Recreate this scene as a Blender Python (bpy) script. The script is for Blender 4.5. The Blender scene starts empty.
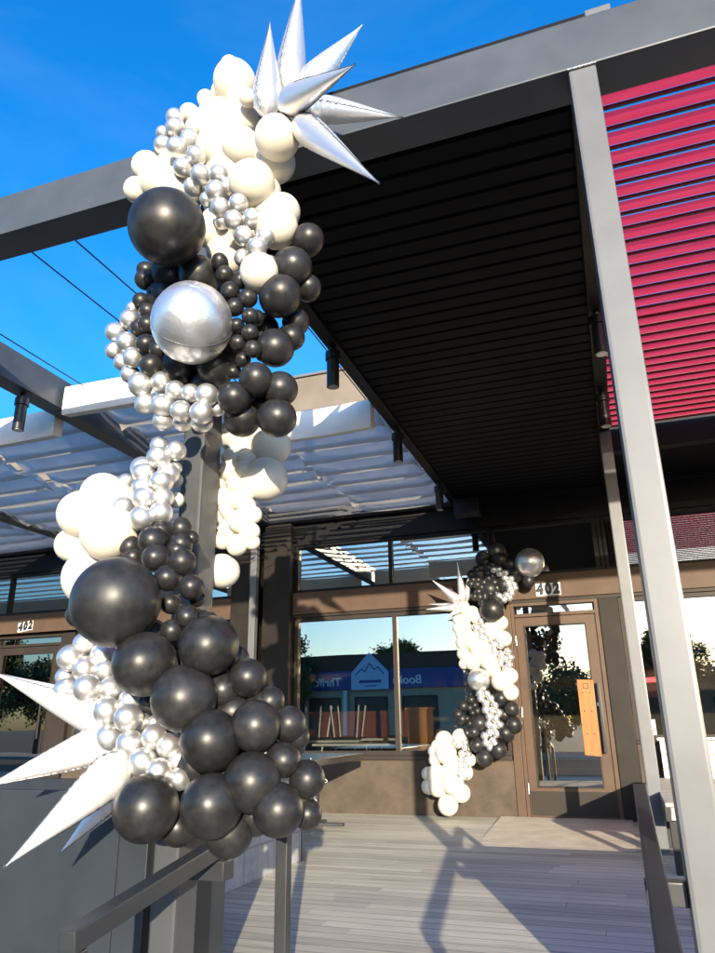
import bpy, bmesh, math, random
from mathutils import Vector, Matrix, Quaternion
R = math.radians
sc = bpy.context.scene
COL = sc.collection

# ------------------------------------------------------------------ camera
cam = bpy.data.cameras.new("camera"); camo = bpy.data.objects.new("camera", cam); COL.objects.link(camo)
CAM = Vector((0, 0, 0.93)); YAW, PITCH, ROLL = R(19.206), R(19.195), R(-0.8395)
fw = Vector((-math.sin(YAW)*math.cos(PITCH), math.cos(YAW)*math.cos(PITCH), math.sin(PITCH)))
rt = Vector((math.cos(YAW), math.sin(YAW), 0)); up = rt.cross(fw)
r2 = math.cos(ROLL)*rt + math.sin(ROLL)*up; u2 = -math.sin(ROLL)*rt + math.cos(ROLL)*up
camo.matrix_world = Matrix(((r2.x, u2.x, -fw.x, CAM.x), (r2.y, u2.y, -fw.y, CAM.y), (r2.z, u2.z, -fw.z, CAM.z), (0, 0, 0, 1)))
cam.sensor_fit = 'HORIZONTAL'; cam.sensor_width = 36.0; cam.lens = 35.77
cam.clip_start = 0.05; cam.clip_end = 2000
sc.camera = camo

# ------------------------------------------------------------------ world and sun
SUN_EL, SUN_AZ = 9.0, 22.0           # low sun behind the viewer, a little to the right
sund = Vector((math.sin(R(SUN_AZ))*math.cos(R(SUN_EL)), -math.cos(R(SUN_AZ))*math.cos(R(SUN_EL)), math.sin(R(SUN_EL))))
w = bpy.data.worlds.new("World"); sc.world = w; w.use_nodes = True
nt = w.node_tree; nt.nodes.clear()
sky = nt.nodes.new('ShaderNodeTexSky'); sky.sky_type = 'NISHITA'; sky.sun_disc = False
sky.sun_elevation = R(SUN_EL); sky.sun_rotation = R(180 - SUN_AZ); sky.air_density = 1.0; sky.dust_density = 1.6; sky.ozone_density = 4.2
hsv = nt.nodes.new('ShaderNodeHueSaturation'); hsv.inputs['Saturation'].default_value = 1.2; hsv.inputs['Hue'].default_value = 0.504
bg = nt.nodes.new('ShaderNodeBackground'); bg.inputs['Strength'].default_value = 0.15
wo = nt.nodes.new('ShaderNodeOutputWorld')
nt.links.new(sky.outputs[0], hsv.inputs['Color']); # faint high cloud veils
stc = nt.nodes.new('ShaderNodeTexCoord'); smp = nt.nodes.new('ShaderNodeMapping'); smp.inputs['Scale'].default_value = (1.2, 1.2, 4.0); smp.inputs['Rotation'].default_value = (.3, .5, .4)
snz = nt.nodes.new('ShaderNodeTexNoise'); snz.inputs['Scale'].default_value = 1.6; snz.inputs['Detail'].default_value = 7; snz.inputs['Roughness'].default_value = .6; snz.inputs['Distortion'].default_value = .5
smr = nt.nodes.new('ShaderNodeMapRange'); smr.inputs['From Min'].default_value = .46; smr.inputs['From Max'].default_value = .85; smr.inputs['To Max'].default_value = .05
smx = nt.nodes.new('ShaderNodeMix'); smx.data_type = 'RGBA'; smx.inputs[7].default_value = (2.6, 2.75, 2.9, 1)
nt.links.new(stc.outputs['Generated'], smp.inputs[0]); nt.links.new(smp.outputs[0], snz.inputs['Vector']); nt.links.new(snz.outputs['Fac'], smr.inputs[0]); nt.links.new(smr.outputs[0], smx.inputs[0])
nt.links.new(hsv.outputs[0], smx.inputs[6]); nt.links.new(smx.outputs[2], bg.inputs[0]); nt.links.new(bg.outputs[0], wo.inputs[0])
sun = bpy.data.lights.new("sun", 'SUN'); sun.energy = 2.9; sun.angle = R(0.5); sun.color = (1.0, 0.86, 0.66)
suno = bpy.data.objects.new("sun", sun); COL.objects.link(suno)
suno.rotation_euler = sund.to_track_quat('Z', 'Y').to_euler(); suno.location = (8, -18, 12)
sc.view_settings.view_transform = 'Standard'; sc.view_settings.look = 'None'
sc.view_settings.gamma = 1.0; sc.view_settings.use_curve_mapping = False
sc.view_settings.exposure = 1.8
try:
    sc.cycles.max_bounces = 8; sc.cycles.transparent_max_bounces = 8; sc.cycles.caustics_reflective = False
    sc.cycles.caustics_refractive = False; sc.cycles.sample_clamp_indirect = 4.0
except Exception: pass

# ------------------------------------------------------------------ materials
def nodes(name):
    m = bpy.data.materials.new(name); m.use_nodes = True
    t = m.node_tree; b = t.nodes['Principled BSDF']; return m, t, b
def N(t, kind, **k):
    n = t.nodes.new(kind)
    for a, v in k.items():
        if a in n.inputs: n.inputs[a].default_value = v
        else: setattr(n, a, v)
    return n
def coords(t, scale=(1, 1, 1), kind='Object'):
    tc = N(t, 'ShaderNodeTexCoord'); mp = N(t, 'ShaderNodeMapping'); mp.inputs['Scale'].default_value = scale
    t.links.new(tc.outputs[kind], mp.inputs[0]); return mp.outputs[0]
def mat(name, c, rough=0.5, metal=0.0, var=0.15, scale=6.0, bump=0.0, bscale=60.0, stretch=(1, 1, 1), spec=0.5, detail=6.0, rvar=0.0, c2=None):
    """painted / raw surface whose colour and gloss vary a little with a noise"""
    m, t, b = nodes(name)
    v = coords(t, stretch)
    n = N(t, 'ShaderNodeTexNoise'); n.inputs['Scale'].default_value = scale; n.inputs['Detail'].default_value = detail
    n.inputs['Roughness'].default_value = 0.65
    t.links.new(v, n.inputs['Vector'])
    rp = N(t, 'ShaderNodeValToRGB'); e = rp.color_ramp.elements
    e[0].position = .3; e[1].position = .72
    a = c2 if c2 else tuple(x*(1-var) for x in c)
    e[0].color = (*a, 1); e[1].color = (*(c if c2 else tuple(min(1, x*(1+var)) for x in c)), 1)
    t.links.new(n.outputs['Fac'], rp.inputs[0]); t.links.new(rp.outputs[0], b.inputs['Base Color'])
    b.inputs['Roughness'].default_value = rough; b.inputs['Metallic'].default_value = metal
    b.inputs['Specular IOR Level'].default_value = spec
    if rvar:
        mr = N(t, 'ShaderNodeMapRange'); mr.inputs['To Min'].default_value = rough-rvar; mr.inputs['To Max'].default_value = rough+rvar
        n3 = N(t, 'ShaderNodeTexNoise'); n3.inputs['Scale'].default_value = scale*2.3; n3.inputs['Detail'].default_value = 5; t.links.new(v, n3.inputs['Vector'])
        t.links.new(n3.outputs['Fac'], mr.inputs[0]); t.links.new(mr.outputs[0], b.inputs['Roughness'])
    if bump:
        n2 = N(t, 'ShaderNodeTexNoise'); n2.inputs['Scale'].default_value = bscale; n2.inputs['Detail'].default_value = 4
        t.links.new(v, n2.inputs['Vector'])
        bp = N(t, 'ShaderNodeBump'); bp.inputs['Strength'].default_value = bump; bp.inputs['Distance'].default_value = 0.01
        t.links.new(n2.outputs['Fac'], bp.inputs['Height']); t.links.new(bp.outputs[0], b.inputs['Normal'])
    return m

M = {}
M['steel'] = mat('grey_steel_paint', (.118, .124, .132), .38, 0, .13, 3, .012, 90, rvar=.08)
M['mid'] = mat('shade_toned_steel', (.056, .060, .066), .42, 0, .14, 5, .015, 90, rvar=.08)  # left post: darker copy of the post steel, shade put into the colour
M['rail'] = mat('handrail_paint', (.027, .030, .034), .42, 0, .2, 6, .02, 90)
M['charcoal'] = mat('charcoal_steel_paint', (.050, .060, .074), .42, 0, .2, 4, .015, 90, rvar=.08)
M['steel_dark'] = mat('dark_steel_paint', (.05, .053, .06), .42, 0, .15, 4, .05, 80, rvar=.08)
M['black'] = mat('black_paint', (.006, .0065, .008), .5, 0, .2, 6, .03, 60, spec=.2)
M['ceiling'] = mat('black_louver_paint', (.003, .0036, .0055), .6, 0, .3, 5, spec=.08)
M['maroon'] = mat('maroon_underside_shade', (.10, .006, .014), .5, 0, .15, 4)  # dark red stands for the shaded underside of a blade
M['panel'] = mat('slate_panel_paint', (.021, .027, .035), .5, 0, .3, 2.2, .015, 40, rvar=.1)
M['bronze'] = mat('bronze_frame', (.08, .048, .030), .45, .0, .2, 4, .04, 60, spec=.3, rvar=.08)
M['bronze_dark'] = mat('dark_bronze_frame', (.028, .022, .018), .55, .0, .2, 4, .04, 60, spec=.25)
M['band'] = mat('brown_band_paint', (.082, .052, .035), .55, 0, .16, 3, .08, 50, spec=.25)
M['stucco'] = mat('brown_stucco', (.068, .051, .036), .8, 0, .38, 3.5, .35, 45)
M['pilaster'] = mat('dark_brown_pilaster', (.018, .015, .0125), .55, 0, .25, 4, .08, 50, spec=.2)
M['parapet'] = mat('grey_brown_render', (.15, .128, .108), .85, 0, .16, 2.4, .2, 40)
M['concrete'] = mat('pale_concrete', (.86, .77, .60), .85, 0, .2, 4.5, .15, 60, c2=(.60, .53, .42))
M['asphalt'] = mat('asphalt', (.055, .054, .052), .9, 0, .25, 20, .3, 200)
M['pave'] = mat('sidewalk_concrete', (.33, .31, .28), .9, 0, .18, 3, .2, 80)
M['white_board'] = mat('white_board_paint', (.70, .67, .62), .5, 0, .07, 5, .05, 40)
M['valance'] = mat('white_canvas', (.80, .775, .71), .8, 0, .06, 7, .08, 30)
M['laminate'] = mat('white_laminate', (.72, .72, .70), .35, 0, .06, 6)
M['tabletop'] = mat('dark_table_stone', (.06, .05, .042), .22, 0, .35, 18, .0)
M['booth'] = mat('brown_red_vinyl', (.22, .065, .035), .4, 0, .2, 5, .08, 30)
M['interior'] = mat('dark_interior_plaster', (.16, .12, .09), .8, 0, .25, 2)
M['intfloor'] = mat('interior_floor', (.10, .075, .055), .35, 0, .25, 3)
M['rubber'] = mat('black_plastic', (.012, .012, .013), .38, 0, .2, 10)
M['wire'] = mat('steel_cable', (.05, .05, .055), .4, .6, .1, 10)
M['brick'] = mat('brown_brick', (.25, .12, .07), .9, 0, .3, 9, .3, 40)
M['shop_wall'] = mat('tan_shop_wall', (.40, .33, .24), .9, 0, .12, 3)
M['roof_brown'] = mat('brown_shingle', (.09, .045, .035), .85, 0, .25, 10, .3, 40)
M['blue'] = mat('blue_sign_panel', (.012, .035, .22), .45, 0, .12, 3)
M['pale_blue'] = mat('pale_blue_sign', (.38, .55, .78), .5, 0, .08, 3)
M['paper'] = mat('white_paint', (.80, .79, .76), .5, 0, .04, 8)
M['ink'] = mat('black_numeral', (.012, .012, .012), .4, 0, .1, 8)
M['bark'] = mat('bark', (.09, .065, .045), .9, 0, .3, 12, .5, 30)
M['leaf'] = mat('dark_leaf', (.045, .075, .025), .6, 0, .45, 3)
M['leaf2'] = mat('olive_leaf', (.07, .09, .03), .6, 0, .45, 3)
M['chrome'] = mat('brushed_metal', (.6, .6, .6), .3, 1, .05, 10)
M['string'] = mat('white_string', (.75, .74, .72), .7, 0, .05, 10)

def wood(name, ca, cb, axis, rough=.4):
    m, t, b = nodes(name)
    s = [14, 14, 14]; s[axis] = 1.2
    v = coords(t, tuple(s))
    n = N(t, 'ShaderNodeTexNoise'); n.inputs['Scale'].default_value = 1.6; n.inputs['Detail'].default_value = 8; n.inputs['Distortion'].default_value = 1.2
    t.links.new(v, n.inputs['Vector'])
    rp = N(t, 'ShaderNodeValToRGB'); e = rp.color_ramp.elements
    e[0].position = .32; e[1].position = .68; e[0].color = (*ca, 1); e[1].color = (*cb, 1)
    t.links.new(n.outputs['Fac'], rp.inputs[0]); t.links.new(rp.outputs[0], b.inputs['Base Color']); b.inputs['Roughness'].default_value = rough
    return m
M['oak'] = wood('orange_oak', (.25, .085, .012), (.36, .135, .020), 2, .45)
M['honey'] = wood('honey_wood', (.50, .19, .045), (.68, .30, .08), 2, .4)
M['bench_wood'] = wood('weathered_bench_wood', (.23, .23, .23), (.38, .37, .35), 0, .6)

def deck_mat():
    m, t, b = nodes('weathered_deck_boards')
    v = coords(t, (1, 1, 1))
    sep = N(t, 'ShaderNodeSeparateXYZ'); t.links.new(v, sep.inputs[0])
    # one tone per board, broken along its length
    dv = N(t, 'ShaderNodeMath', operation='DIVIDE'); dv.inputs[1].default_value = .1; t.links.new(sep.outputs['Y'], dv.inputs[0])
    fl = N(t, 'ShaderNodeMath', operation='FLOOR'); t.links.new(dv.outputs[0], fl.inputs[0])
    wn0 = N(t, 'ShaderNodeTexWhiteNoise', noise_dimensions='1D'); t.links.new(fl.outputs[0], wn0.inputs['W'])
    ml = N(t, 'ShaderNodeMath', operation='MULTIPLY_ADD'); ml.inputs[1].default_value = 3.0; t.links.new(wn0.outputs['Value'], ml.inputs[0])
    dx = N(t, 'ShaderNodeMath', operation='DIVIDE'); dx.inputs[1].default_value = 2.4; t.links.new(sep.outputs['X'], dx.inputs[0]); t.links.new(dx.outputs[0], ml.inputs[2])
    fx = N(t, 'ShaderNodeMath', operation='FLOOR'); t.links.new(ml.outputs[0], fx.inputs[0])
    cmb = N(t, 'ShaderNodeCombineXYZ'); t.links.new(fx.outputs[0], cmb.inputs[0]); t.links.new(fl.outputs[0], cmb.inputs[1])
    wn = N(t, 'ShaderNodeTexWhiteNoise', noise_dimensions='3D'); t.links.new(cmb.outputs[0], wn.inputs['Vector'])
    v2 = coords(t, (1.0, 60, 1)); g = N(t, 'ShaderNodeTexNoise'); g.inputs['Scale'].default_value = 2.2; g.inputs['Detail'].default_value = 8; g.inputs['Roughness'].default_value = .7
    t.links.new(v2, g.inputs['Vector'])
    mx = N(t, 'ShaderNodeMath', operation='MULTIPLY_ADD'); mx.inputs[1].default_value = .15; t.links.new(wn.outputs['Value'], mx.inputs[0])
    g2 = N(t, 'ShaderNodeMath', operation='MULTIPLY'); g2.inputs[1].default_value = 1.15; t.links.new(g.outputs['Fac'], g2.inputs[0]); t.links.new(g2.outputs[0], mx.inputs[2])
    rp = N(t, 'ShaderNodeValToRGB'); e = rp.color_ramp.elements
    e[0].position = .36; e[1].position = .86; e[0].color = (.22, .215, .175, 1); e[1].color = (.90, .865, .70, 1)
    # dark joint between boards
    frc = N(t, 'ShaderNodeMath', operation='FRACT'); t.links.new(dv.outputs[0], frc.inputs[0])
    gp = N(t, 'ShaderNodeMath', operation='LESS_THAN'); gp.inputs[1].default_value = .06; t.links.new(frc.outputs[0], gp.inputs[0])
    sb = N(t, 'ShaderNodeMath', operation='MULTIPLY_ADD'); sb.inputs[1].default_value = -.9; t.links.new(gp.outputs[0], sb.inputs[0]); t.links.new(mx.outputs[0], sb.inputs[2])
    t.links.new(sb.outputs[0], rp.inputs[0])
    # big worn patches
    n3 = N(t, 'ShaderNodeTexNoise'); n3.inputs['Scale'].default_value = 1.3; n3.inputs['Detail'].default_value = 5; t.links.new(coords(t), n3.inputs['Vector'])
    mr = N(t, 'ShaderNodeMapRange'); mr.inputs['To Min'].default_value = .78; mr.inputs['To Max'].default_value = 1.2; t.links.new(n3.outputs['Fac'], mr.inputs[0])
    mm = N(t, 'ShaderNodeMix', data_type='RGBA', blend_type='MULTIPLY'); mm.inputs[0].default_value = 1
    t.links.new(rp.outputs[0], mm.inputs[6]); t.links.new(mr.outputs[0], mm.inputs[7]); t.links.new(mm.outputs[2], b.inputs['Base Color'])
    b.inputs['Roughness'].default_value = .75; b.inputs['Specular IOR Level'].default_value = .25
    bp = N(t, 'ShaderNodeBump'); bp.inputs['Strength'].default_value = .22; bp.inputs['Distance'].default_value = .004
    t.links.new(g.outputs['Fac'], bp.inputs['Height']); t.links.new(bp.outputs[0], b.inputs['Normal'])
    return m
M['deck'] = deck_mat()

def block_mat():
    m, t, b = nodes('grey_block_masonry')
    tc = N(t, 'ShaderNodeTexCoord'); sep = N(t, 'ShaderNodeSeparateXYZ'); t.links.new(tc.outputs['Object'], sep.inputs[0])
    cmb = N(t, 'ShaderNodeCombineXYZ'); t.links.new(sep.outputs['Y'], cmb.inputs[0]); t.links.new(sep.outputs['Z'], cmb.inputs[1])
    br = N(t, 'ShaderNodeTexBrick'); br.inputs['Scale'].default_value = 1.0; br.inputs['Brick Width'].default_value = .42; br.inputs['Row Height'].default_value = .2
    br.inputs['Mortar Size'].default_value = .008; br.inputs['Mortar Smooth'].default_value = .3
    br.inputs['Color1'].default_value = (.44, .45, .45, 1); br.inputs['Color2'].default_value = (.36, .37, .38, 1); br.inputs['Mortar'].default_value = (.27, .275, .28, 1)
    t.links.new(cmb.outputs[0], br.inputs['Vector'])
    n = N(t, 'ShaderNodeTexNoise'); n.inputs['Scale'].default_value = 14; n.inputs['Detail'].default_value = 8; t.links.new(tc.outputs['Object'], n.inputs['Vector'])
    mr = N(t, 'ShaderNodeMapRange'); mr.inputs['To Min'].default_value = .6; mr.inputs['To Max'].default_value = 1.35; t.links.new(n.outputs['Fac'], mr.inputs[0])
    mm = N(t, 'ShaderNodeMix', data_type='RGBA', blend_type='MULTIPLY'); mm.inputs[0].default_value = 1
    t.links.new(br.outputs['Color'], mm.inputs[6]); t.links.new(mr.outputs[0], mm.inputs[7]); t.links.new(mm.outputs[2], b.inputs['Base Color'])
    b.inputs['Roughness'].default_value = .9
    bp = N(t, 'ShaderNodeBump'); bp.inputs['Strength'].default_value = .5; bp.inputs['Distance'].default_value = .01; t.links.new(mr.outputs[0], bp.inputs['Height']); t.links.new(bp.outputs[0], b.inputs['Normal'])
    return m
M['block'] = block_mat()

def glass_mat(name, refl, tint=(.80, .83, .82)):
    """coated shop glass: part mirror, part clear"""
    m = bpy.data.materials.new(name); m.use_nodes = True; t = m.node_tree; t.nodes.clear()
    o = N(t, 'ShaderNodeOutputMaterial'); mx = N(t, 'ShaderNodeMixShader'); tr = N(t, 'ShaderNodeBsdfTransparent'); gl = N(t, 'ShaderNodeBsdfGlossy')
    tr.inputs[0].default_value = (*tint, 1); gl.inputs[0].default_value = (1.0, .95, .84, 1); gl.inputs['Roughness'].default_value = 0.0
    fr = N(t, 'ShaderNodeFresnel'); fr.inputs['IOR'].default_value = 1.5
    mr = N(t, 'ShaderNodeMapRange'); mr.inputs['From Min'].default_value = .04; mr.inputs['From Max'].default_value = 1; mr.inputs['To Min'].default_value = refl; mr.inputs['To Max'].default_value = 1
    t.links.new(fr.outputs[0], mr.inputs[0]); t.links.new(mr.outputs[0], mx.inputs[0])
    n = N(t, 'ShaderNodeTexNoise'); n.inputs['Scale'].default_value = 1.1; n.inputs['Detail'].default_value = 1; t.links.new(coords(t), n.inputs['Vector'])
    bp = N(t, 'ShaderNodeBump'); bp.inputs['Strength'].default_value = .03; bp.inputs['Distance'].default_value = .02
    t.links.new(n.outputs['Fac'], bp.inputs['Height']); t.links.new(bp.outputs[0], gl.inputs['Normal'])
    t.links.new(tr.outputs[0], mx.inputs[1]); t.links.new(gl.outputs[0], mx.inputs[2]); t.links.new(mx.outputs[0], o.inputs[0])
    return m
M['glass'] = glass_mat('shop_glass', .36, (.88, .9, .88))

def red_mat():
    m, t, b = nodes('red_slat_acrylic')
    o = t.nodes['Material Output']; tl = N(t, 'ShaderNodeBsdfTranslucent'); mx = N(t, 'ShaderNodeMixShader'); mx.inputs[0].default_value = .72
    n = N(t, 'ShaderNodeTexNoise'); n.inputs['Scale'].default_value = 2.5; n.inputs['Detail'].default_value = 5; t.links.new(coords(t, (1, 9, 1)), n.inputs['Vector'])
    rp = N(t, 'ShaderNodeValToRGB'); e = rp.color_ramp.elements; e[0].position = .3; e[1].position = .7
    e[0].color = (.88, .05, .10, 1); e[1].color = (.95, .075, .13, 1); t.links.new(n.outputs['Fac'], rp.inputs[0])
    t.links.new(rp.outputs[0], b.inputs['Base Color']); t.links.new(rp.outputs[0], tl.inputs[0]); b.inputs['Roughness'].default_value = .8; b.inputs['Specular IOR Level'].default_value = .05
    t.links.new(b.outputs[0], mx.inputs[1]); t.links.new(tl.outputs[0], mx.inputs[2]); t.links.new(mx.outputs[0], o.inputs[0])
    return m
M['red'] = red_mat()
def cloth_mat():
    m, t, b = nodes('grey_shade_cloth')
    v = coords(t, (1, 1, 1)); n = N(t, 'ShaderNodeTexNoise'); n.inputs['Scale'].default_value = 5; n.inputs['Detail'].default_value = 6; t.links.new(v, n.inputs['Vector'])
    rp = N(t, 'ShaderNodeValToRGB'); e = rp.color_ramp.elements; e[0].position = .3; e[1].position = .7
    e[0].color = (.58, .555, .51, 1); e[1].color = (.70, .67, .62, 1); t.links.new(n.outputs['Fac'], rp.inputs[0])
    o = t.nodes['Material Output']; tl = N(t, 'ShaderNodeBsdfTranslucent'); mx = N(t, 'ShaderNodeMixShader'); mx.inputs[0].default_value = .55
    t.links.new(rp.outputs[0], b.inputs['Base Color']); t.links.new(rp.outputs[0], tl.inputs[0]); b.inputs['Roughness'].default_value = .75
    t.links.new(b.outputs[0], mx.inputs[1]); t.links.new(tl.outputs[0], mx.inputs[2]); t.links.new(mx.outputs[0], o.inputs[0])
    n2 = N(t, 'ShaderNodeTexNoise'); n2.inputs['Scale'].default_value = 7; n2.inputs['Detail'].default_value = 5; n2.inputs['Distortion'].default_value = .8; t.links.new(coords(t, (.6, 1.5, 1)), n2.inputs['Vector'])
    bp = N(t, 'ShaderNodeBump'); bp.inputs['Strength'].default_value = .08; bp.inputs['Distance'].default_value = .02; t.links.new(n2.outputs['Fac'], bp.inputs['Height']); t.links.new(bp.outputs[0], b.inputs['Normal'])
    return m
M['cloth'] = cloth_mat()

def latex(name, c, rough, transl=0.0, dust=0.0, spec=.5):
    m, t, b = nodes(name)
    oi = N(t, 'ShaderNodeObjectInfo')
    v = coords(t, (1, 1, 1)); ad = N(t, 'ShaderNodeVectorMath', operation='ADD'); t.links.new(v, ad.inputs[0])
    cm = N(t, 'ShaderNodeCombineXYZ'); m10 = N(t, 'ShaderNodeMath', operation='MULTIPLY'); m10.inputs[1].default_value = 37.0
    t.links.new(oi.outputs['Random'], m10.inputs[0]); t.links.new(m10.outputs[0], cm.inputs[0]); t.links.new(cm.outputs[0], ad.inputs[1])
    n = N(t, 'ShaderNodeTexNoise'); n.inputs['Scale'].default_value = 1.7; n.inputs['Detail'].default_value = 9; n.inputs['Roughness'].default_value = .72; t.links.new(ad.outputs[0], n.inputs['Vector'])
    rp = N(t, 'ShaderNodeValToRGB'); e = rp.color_ramp.elements; e[0].position = .40; e[1].position = .72
    e[0].color = (*c, 1); e[1].color = (*[min(.9, x*(1+dust)+dust*.012) for x in c], 1)
    t.links.new(n.outputs['Fac'], rp.inputs[0])
    # every balloon a touch lighter or darker than the next
    mr = N(t, 'ShaderNodeMapRange'); mr.inputs['To Min'].default_value = .86 if transl == 0 else .95; mr.inputs['To Max'].default_value = 1.14 if transl == 0 else 1.03
    t.links.new(oi.outputs['Random'], mr.inputs[0])
    mm = N(t, 'ShaderNodeMix', data_type='RGBA', blend_type='MULTIPLY'); mm.inputs[0].default_value = 1
    t.links.new(rp.outputs[0], mm.inputs[6]); t.links.new(mr.outputs[0], mm.inputs[7]); t.links.new(mm.outputs[2], b.inputs['Base Color'])
    r2_ = N(t, 'ShaderNodeMapRange'); r2_.inputs['From Min'].default_value = .35; r2_.inputs['From Max'].default_value = .75; r2_.inputs['To Min'].default_value = rough; r2_.inputs['To Max'].default_value = rough+.14
    t.links.new(n.outputs['Fac'], r2_.inputs[0]); t.links.new(r2_.outputs[0], b.inputs['Roughness'])
    b.inputs['Specular IOR Level'].default_value = spec
    if transl:
        o = t.nodes['Material Output']; tl = N(t, 'ShaderNodeBsdfTranslucent'); mx = N(t, 'ShaderNodeMixShader'); mx.inputs[0].default_value = transl
        t.links.new(mm.outputs[2], tl.inputs[0]); t.links.new(b.outputs[0], mx.inputs[1]); t.links.new(tl.outputs[0], mx.inputs[2]); t.links.new(mx.outputs[0], o.inputs[0])
    return m
M['white_latex'] = latex('white_latex', (.74, .70, .61), .34, .14)
M['black_latex'] = latex('black_latex', (.012, .0122, .013), .33, 0, .7, .42)
def chrome_latex():
    m, t, b = nodes('silver_latex')
    b.inputs['Base Color'].default_value = (.68, .68, .67, 1); b.inputs['Metallic'].default_value = .9; b.inputs['Roughness'].default_value = .43
    return m
M['silver_latex'] = chrome_latex()
def foil(name, c, rough, bump, metal=1.0, sc_=7.0):
    m, t, b = nodes(name)
    b.inputs['Base Color'].default_value = (*c, 1); b.inputs['Metallic'].default_value = metal; b.inputs['Roughness'].default_value = rough
    n = N(t, 'ShaderNodeTexNoise'); n.inputs['Scale'].default_value = sc_; n.inputs['Detail'].default_value = 4; n.inputs['Distortion'].default_value = .6; t.links.new(coords(t), n.inputs['Vector'])
    bp = N(t, 'ShaderNodeBump'); bp.inputs['Strength'].default_value = bump; bp.inputs['Distance'].default_value = .02; t.links.new(n.outputs['Fac'], bp.inputs['Height']); t.links.new(bp.outputs[0], b.inputs['Normal'])
    return m
M['foil'] = foil('silver_foil', (.76, .76, .77), .42, .12, .8, 16)
M['foil_white'] = foil('pearl_foil', (.82, .81, .82), .42, .12, .4, 16)
M['foil_orb'] = foil('mirror_foil', (.82, .82, .83), .36, .2, .9, 2.2)
M['seam'] = foil('foil_seam', (.16, .16, .17), .45, .3, .8, 30)
def emit(name, c, s):
    m = bpy.data.materials.new(name); m.use_nodes = True; t = m.node_tree; t.nodes.clear()
    o = N(t, 'ShaderNodeOutputMaterial'); e = N(t, 'ShaderNodeEmission'); e.inputs[0].default_value = (*c, 1); e.inputs[1].default_value = s; t.links.new(e.outputs[0], o.inputs[0]); return m
M['neon'] = emit('red_neon', (1, .04, .05), 3.0)

# ------------------------------------------------------------------ helpers
def obj(name, bm, m, parent=None, bevel=0.0, smooth=None):
    if bevel:
        bmesh.ops.bevel(bm, geom=list(bm.edges), offset=bevel, segments=2, affect='EDGES', profile=.6)
    bmesh.ops.recalc_face_normals(bm, faces=list(bm.faces))
    me = bpy.data.meshes.new(name); bm.to_mesh(me); bm.free()
    me.materials.append(M[m] if isinstance(m, str) else m)
    if smooth or (bevel and smooth is None):
        for p in me.polygons: p.use_smooth = True
        try: me.set_sharp_from_angle(angle=R(15 if bevel else 38))
        except Exception: pass
    o = bpy.data.objects.new(name, me); COL.objects.link(o)
    if parent: o.parent = parent
    return o
def tag(o, label, cat, group=None, kind=None):
    if label: o['label'] = label
    if cat: o['category'] = cat
    if group: o['group'] = group
    if kind: o['kind'] = kind
    return o
def thing(name, label, cat, group=None):
    o = bpy.data.objects.new(name, None); o.empty_display_size = .1; COL.objects.link(o); return tag(o, label, cat, group)
def structure(o): o['kind'] = 'structure'; return o
def box(x0, x1, y0, y1, z0, z1, bm=None):
    bm = bm or bmesh.new()
    v = [bm.verts.new((x, y, z)) for x in (x0, x1) for y in (y0, y1) for z in (z0, z1)]
    for f in ((0, 1, 3, 2), (4, 6, 7, 5), (0, 4, 5, 1), (2, 3, 7, 6), (0, 2, 6, 4), (1, 5, 7, 3)): bm.faces.new([v[i] for i in f])
    return bm
def tube(p0, p1, r, n=16, bm=None, r1=None, cap=True):
    bm = bm or bmesh.new(); p0, p1 = Vector(p0), Vector(p1); d = (p1-p0).normalized(); q = d.to_track_quat('Z', 'Y'); r1 = r if r1 is None else r1
    a = [bm.verts.new(p0+q@Vector((r*math.cos(2*math.pi*i/n), r*math.sin(2*math.pi*i/n), 0))) for i in range(n)]
    b = [bm.verts.new(p1+q@Vector((r1*math.cos(2*math.pi*i/n), r1*math.sin(2*math.pi*i/n), 0))) for i in range(n)]
    for i in range(n): bm.faces.new((a[i], a[(i+1) % n], b[(i+1) % n], b[i]))
    if cap: bm.faces.new(a[::-1]); bm.faces.new(b)
    return bm
def bar(p0, p1, w_, h_, bm=None):
    """square section bar between two points, w_ along the horizontal, h_ across"""
    bm = bm or bmesh.new(); p0, p1 = Vector(p0), Vector(p1); d = (p1-p0).normalized()
    s = d.cross(Vector((0, 0, 1)))
    s = s.normalized() if s.length > 1e-4 else Vector((1, 0, 0))
    u = s.cross(d).normalized(); vs = []
    for p in (p0, p1):
        for a, b in ((-1, -1), (1, -1), (1, 1), (-1, 1)): vs.append(bm.verts.new(p+s*a*w_/2+u*b*h_/2))
    for f in ((0, 1, 2, 3), (7, 6, 5, 4), (0, 4, 5, 1), (1, 5, 6, 2), (2, 6, 7, 3), (3, 7, 4, 0)): bm.faces.new([vs[i] for i in f])
    return bm
def polyprism(pts, y0, y1):
    """outline in x,z given thickness along y"""
    bm = bmesh.new(); a = [bm.verts.new((x, y0, z)) for x, z in pts]; b = [bm.verts.new((x, y1, z)) for x, z in pts]; n = len(pts)
    bm.faces.new(a); bm.faces.new(b[::-1])
    for i in range(n): bm.faces.new((a[i], b[i], b[(i+1) % n], a[(i+1) % n]))
    return bm
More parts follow.
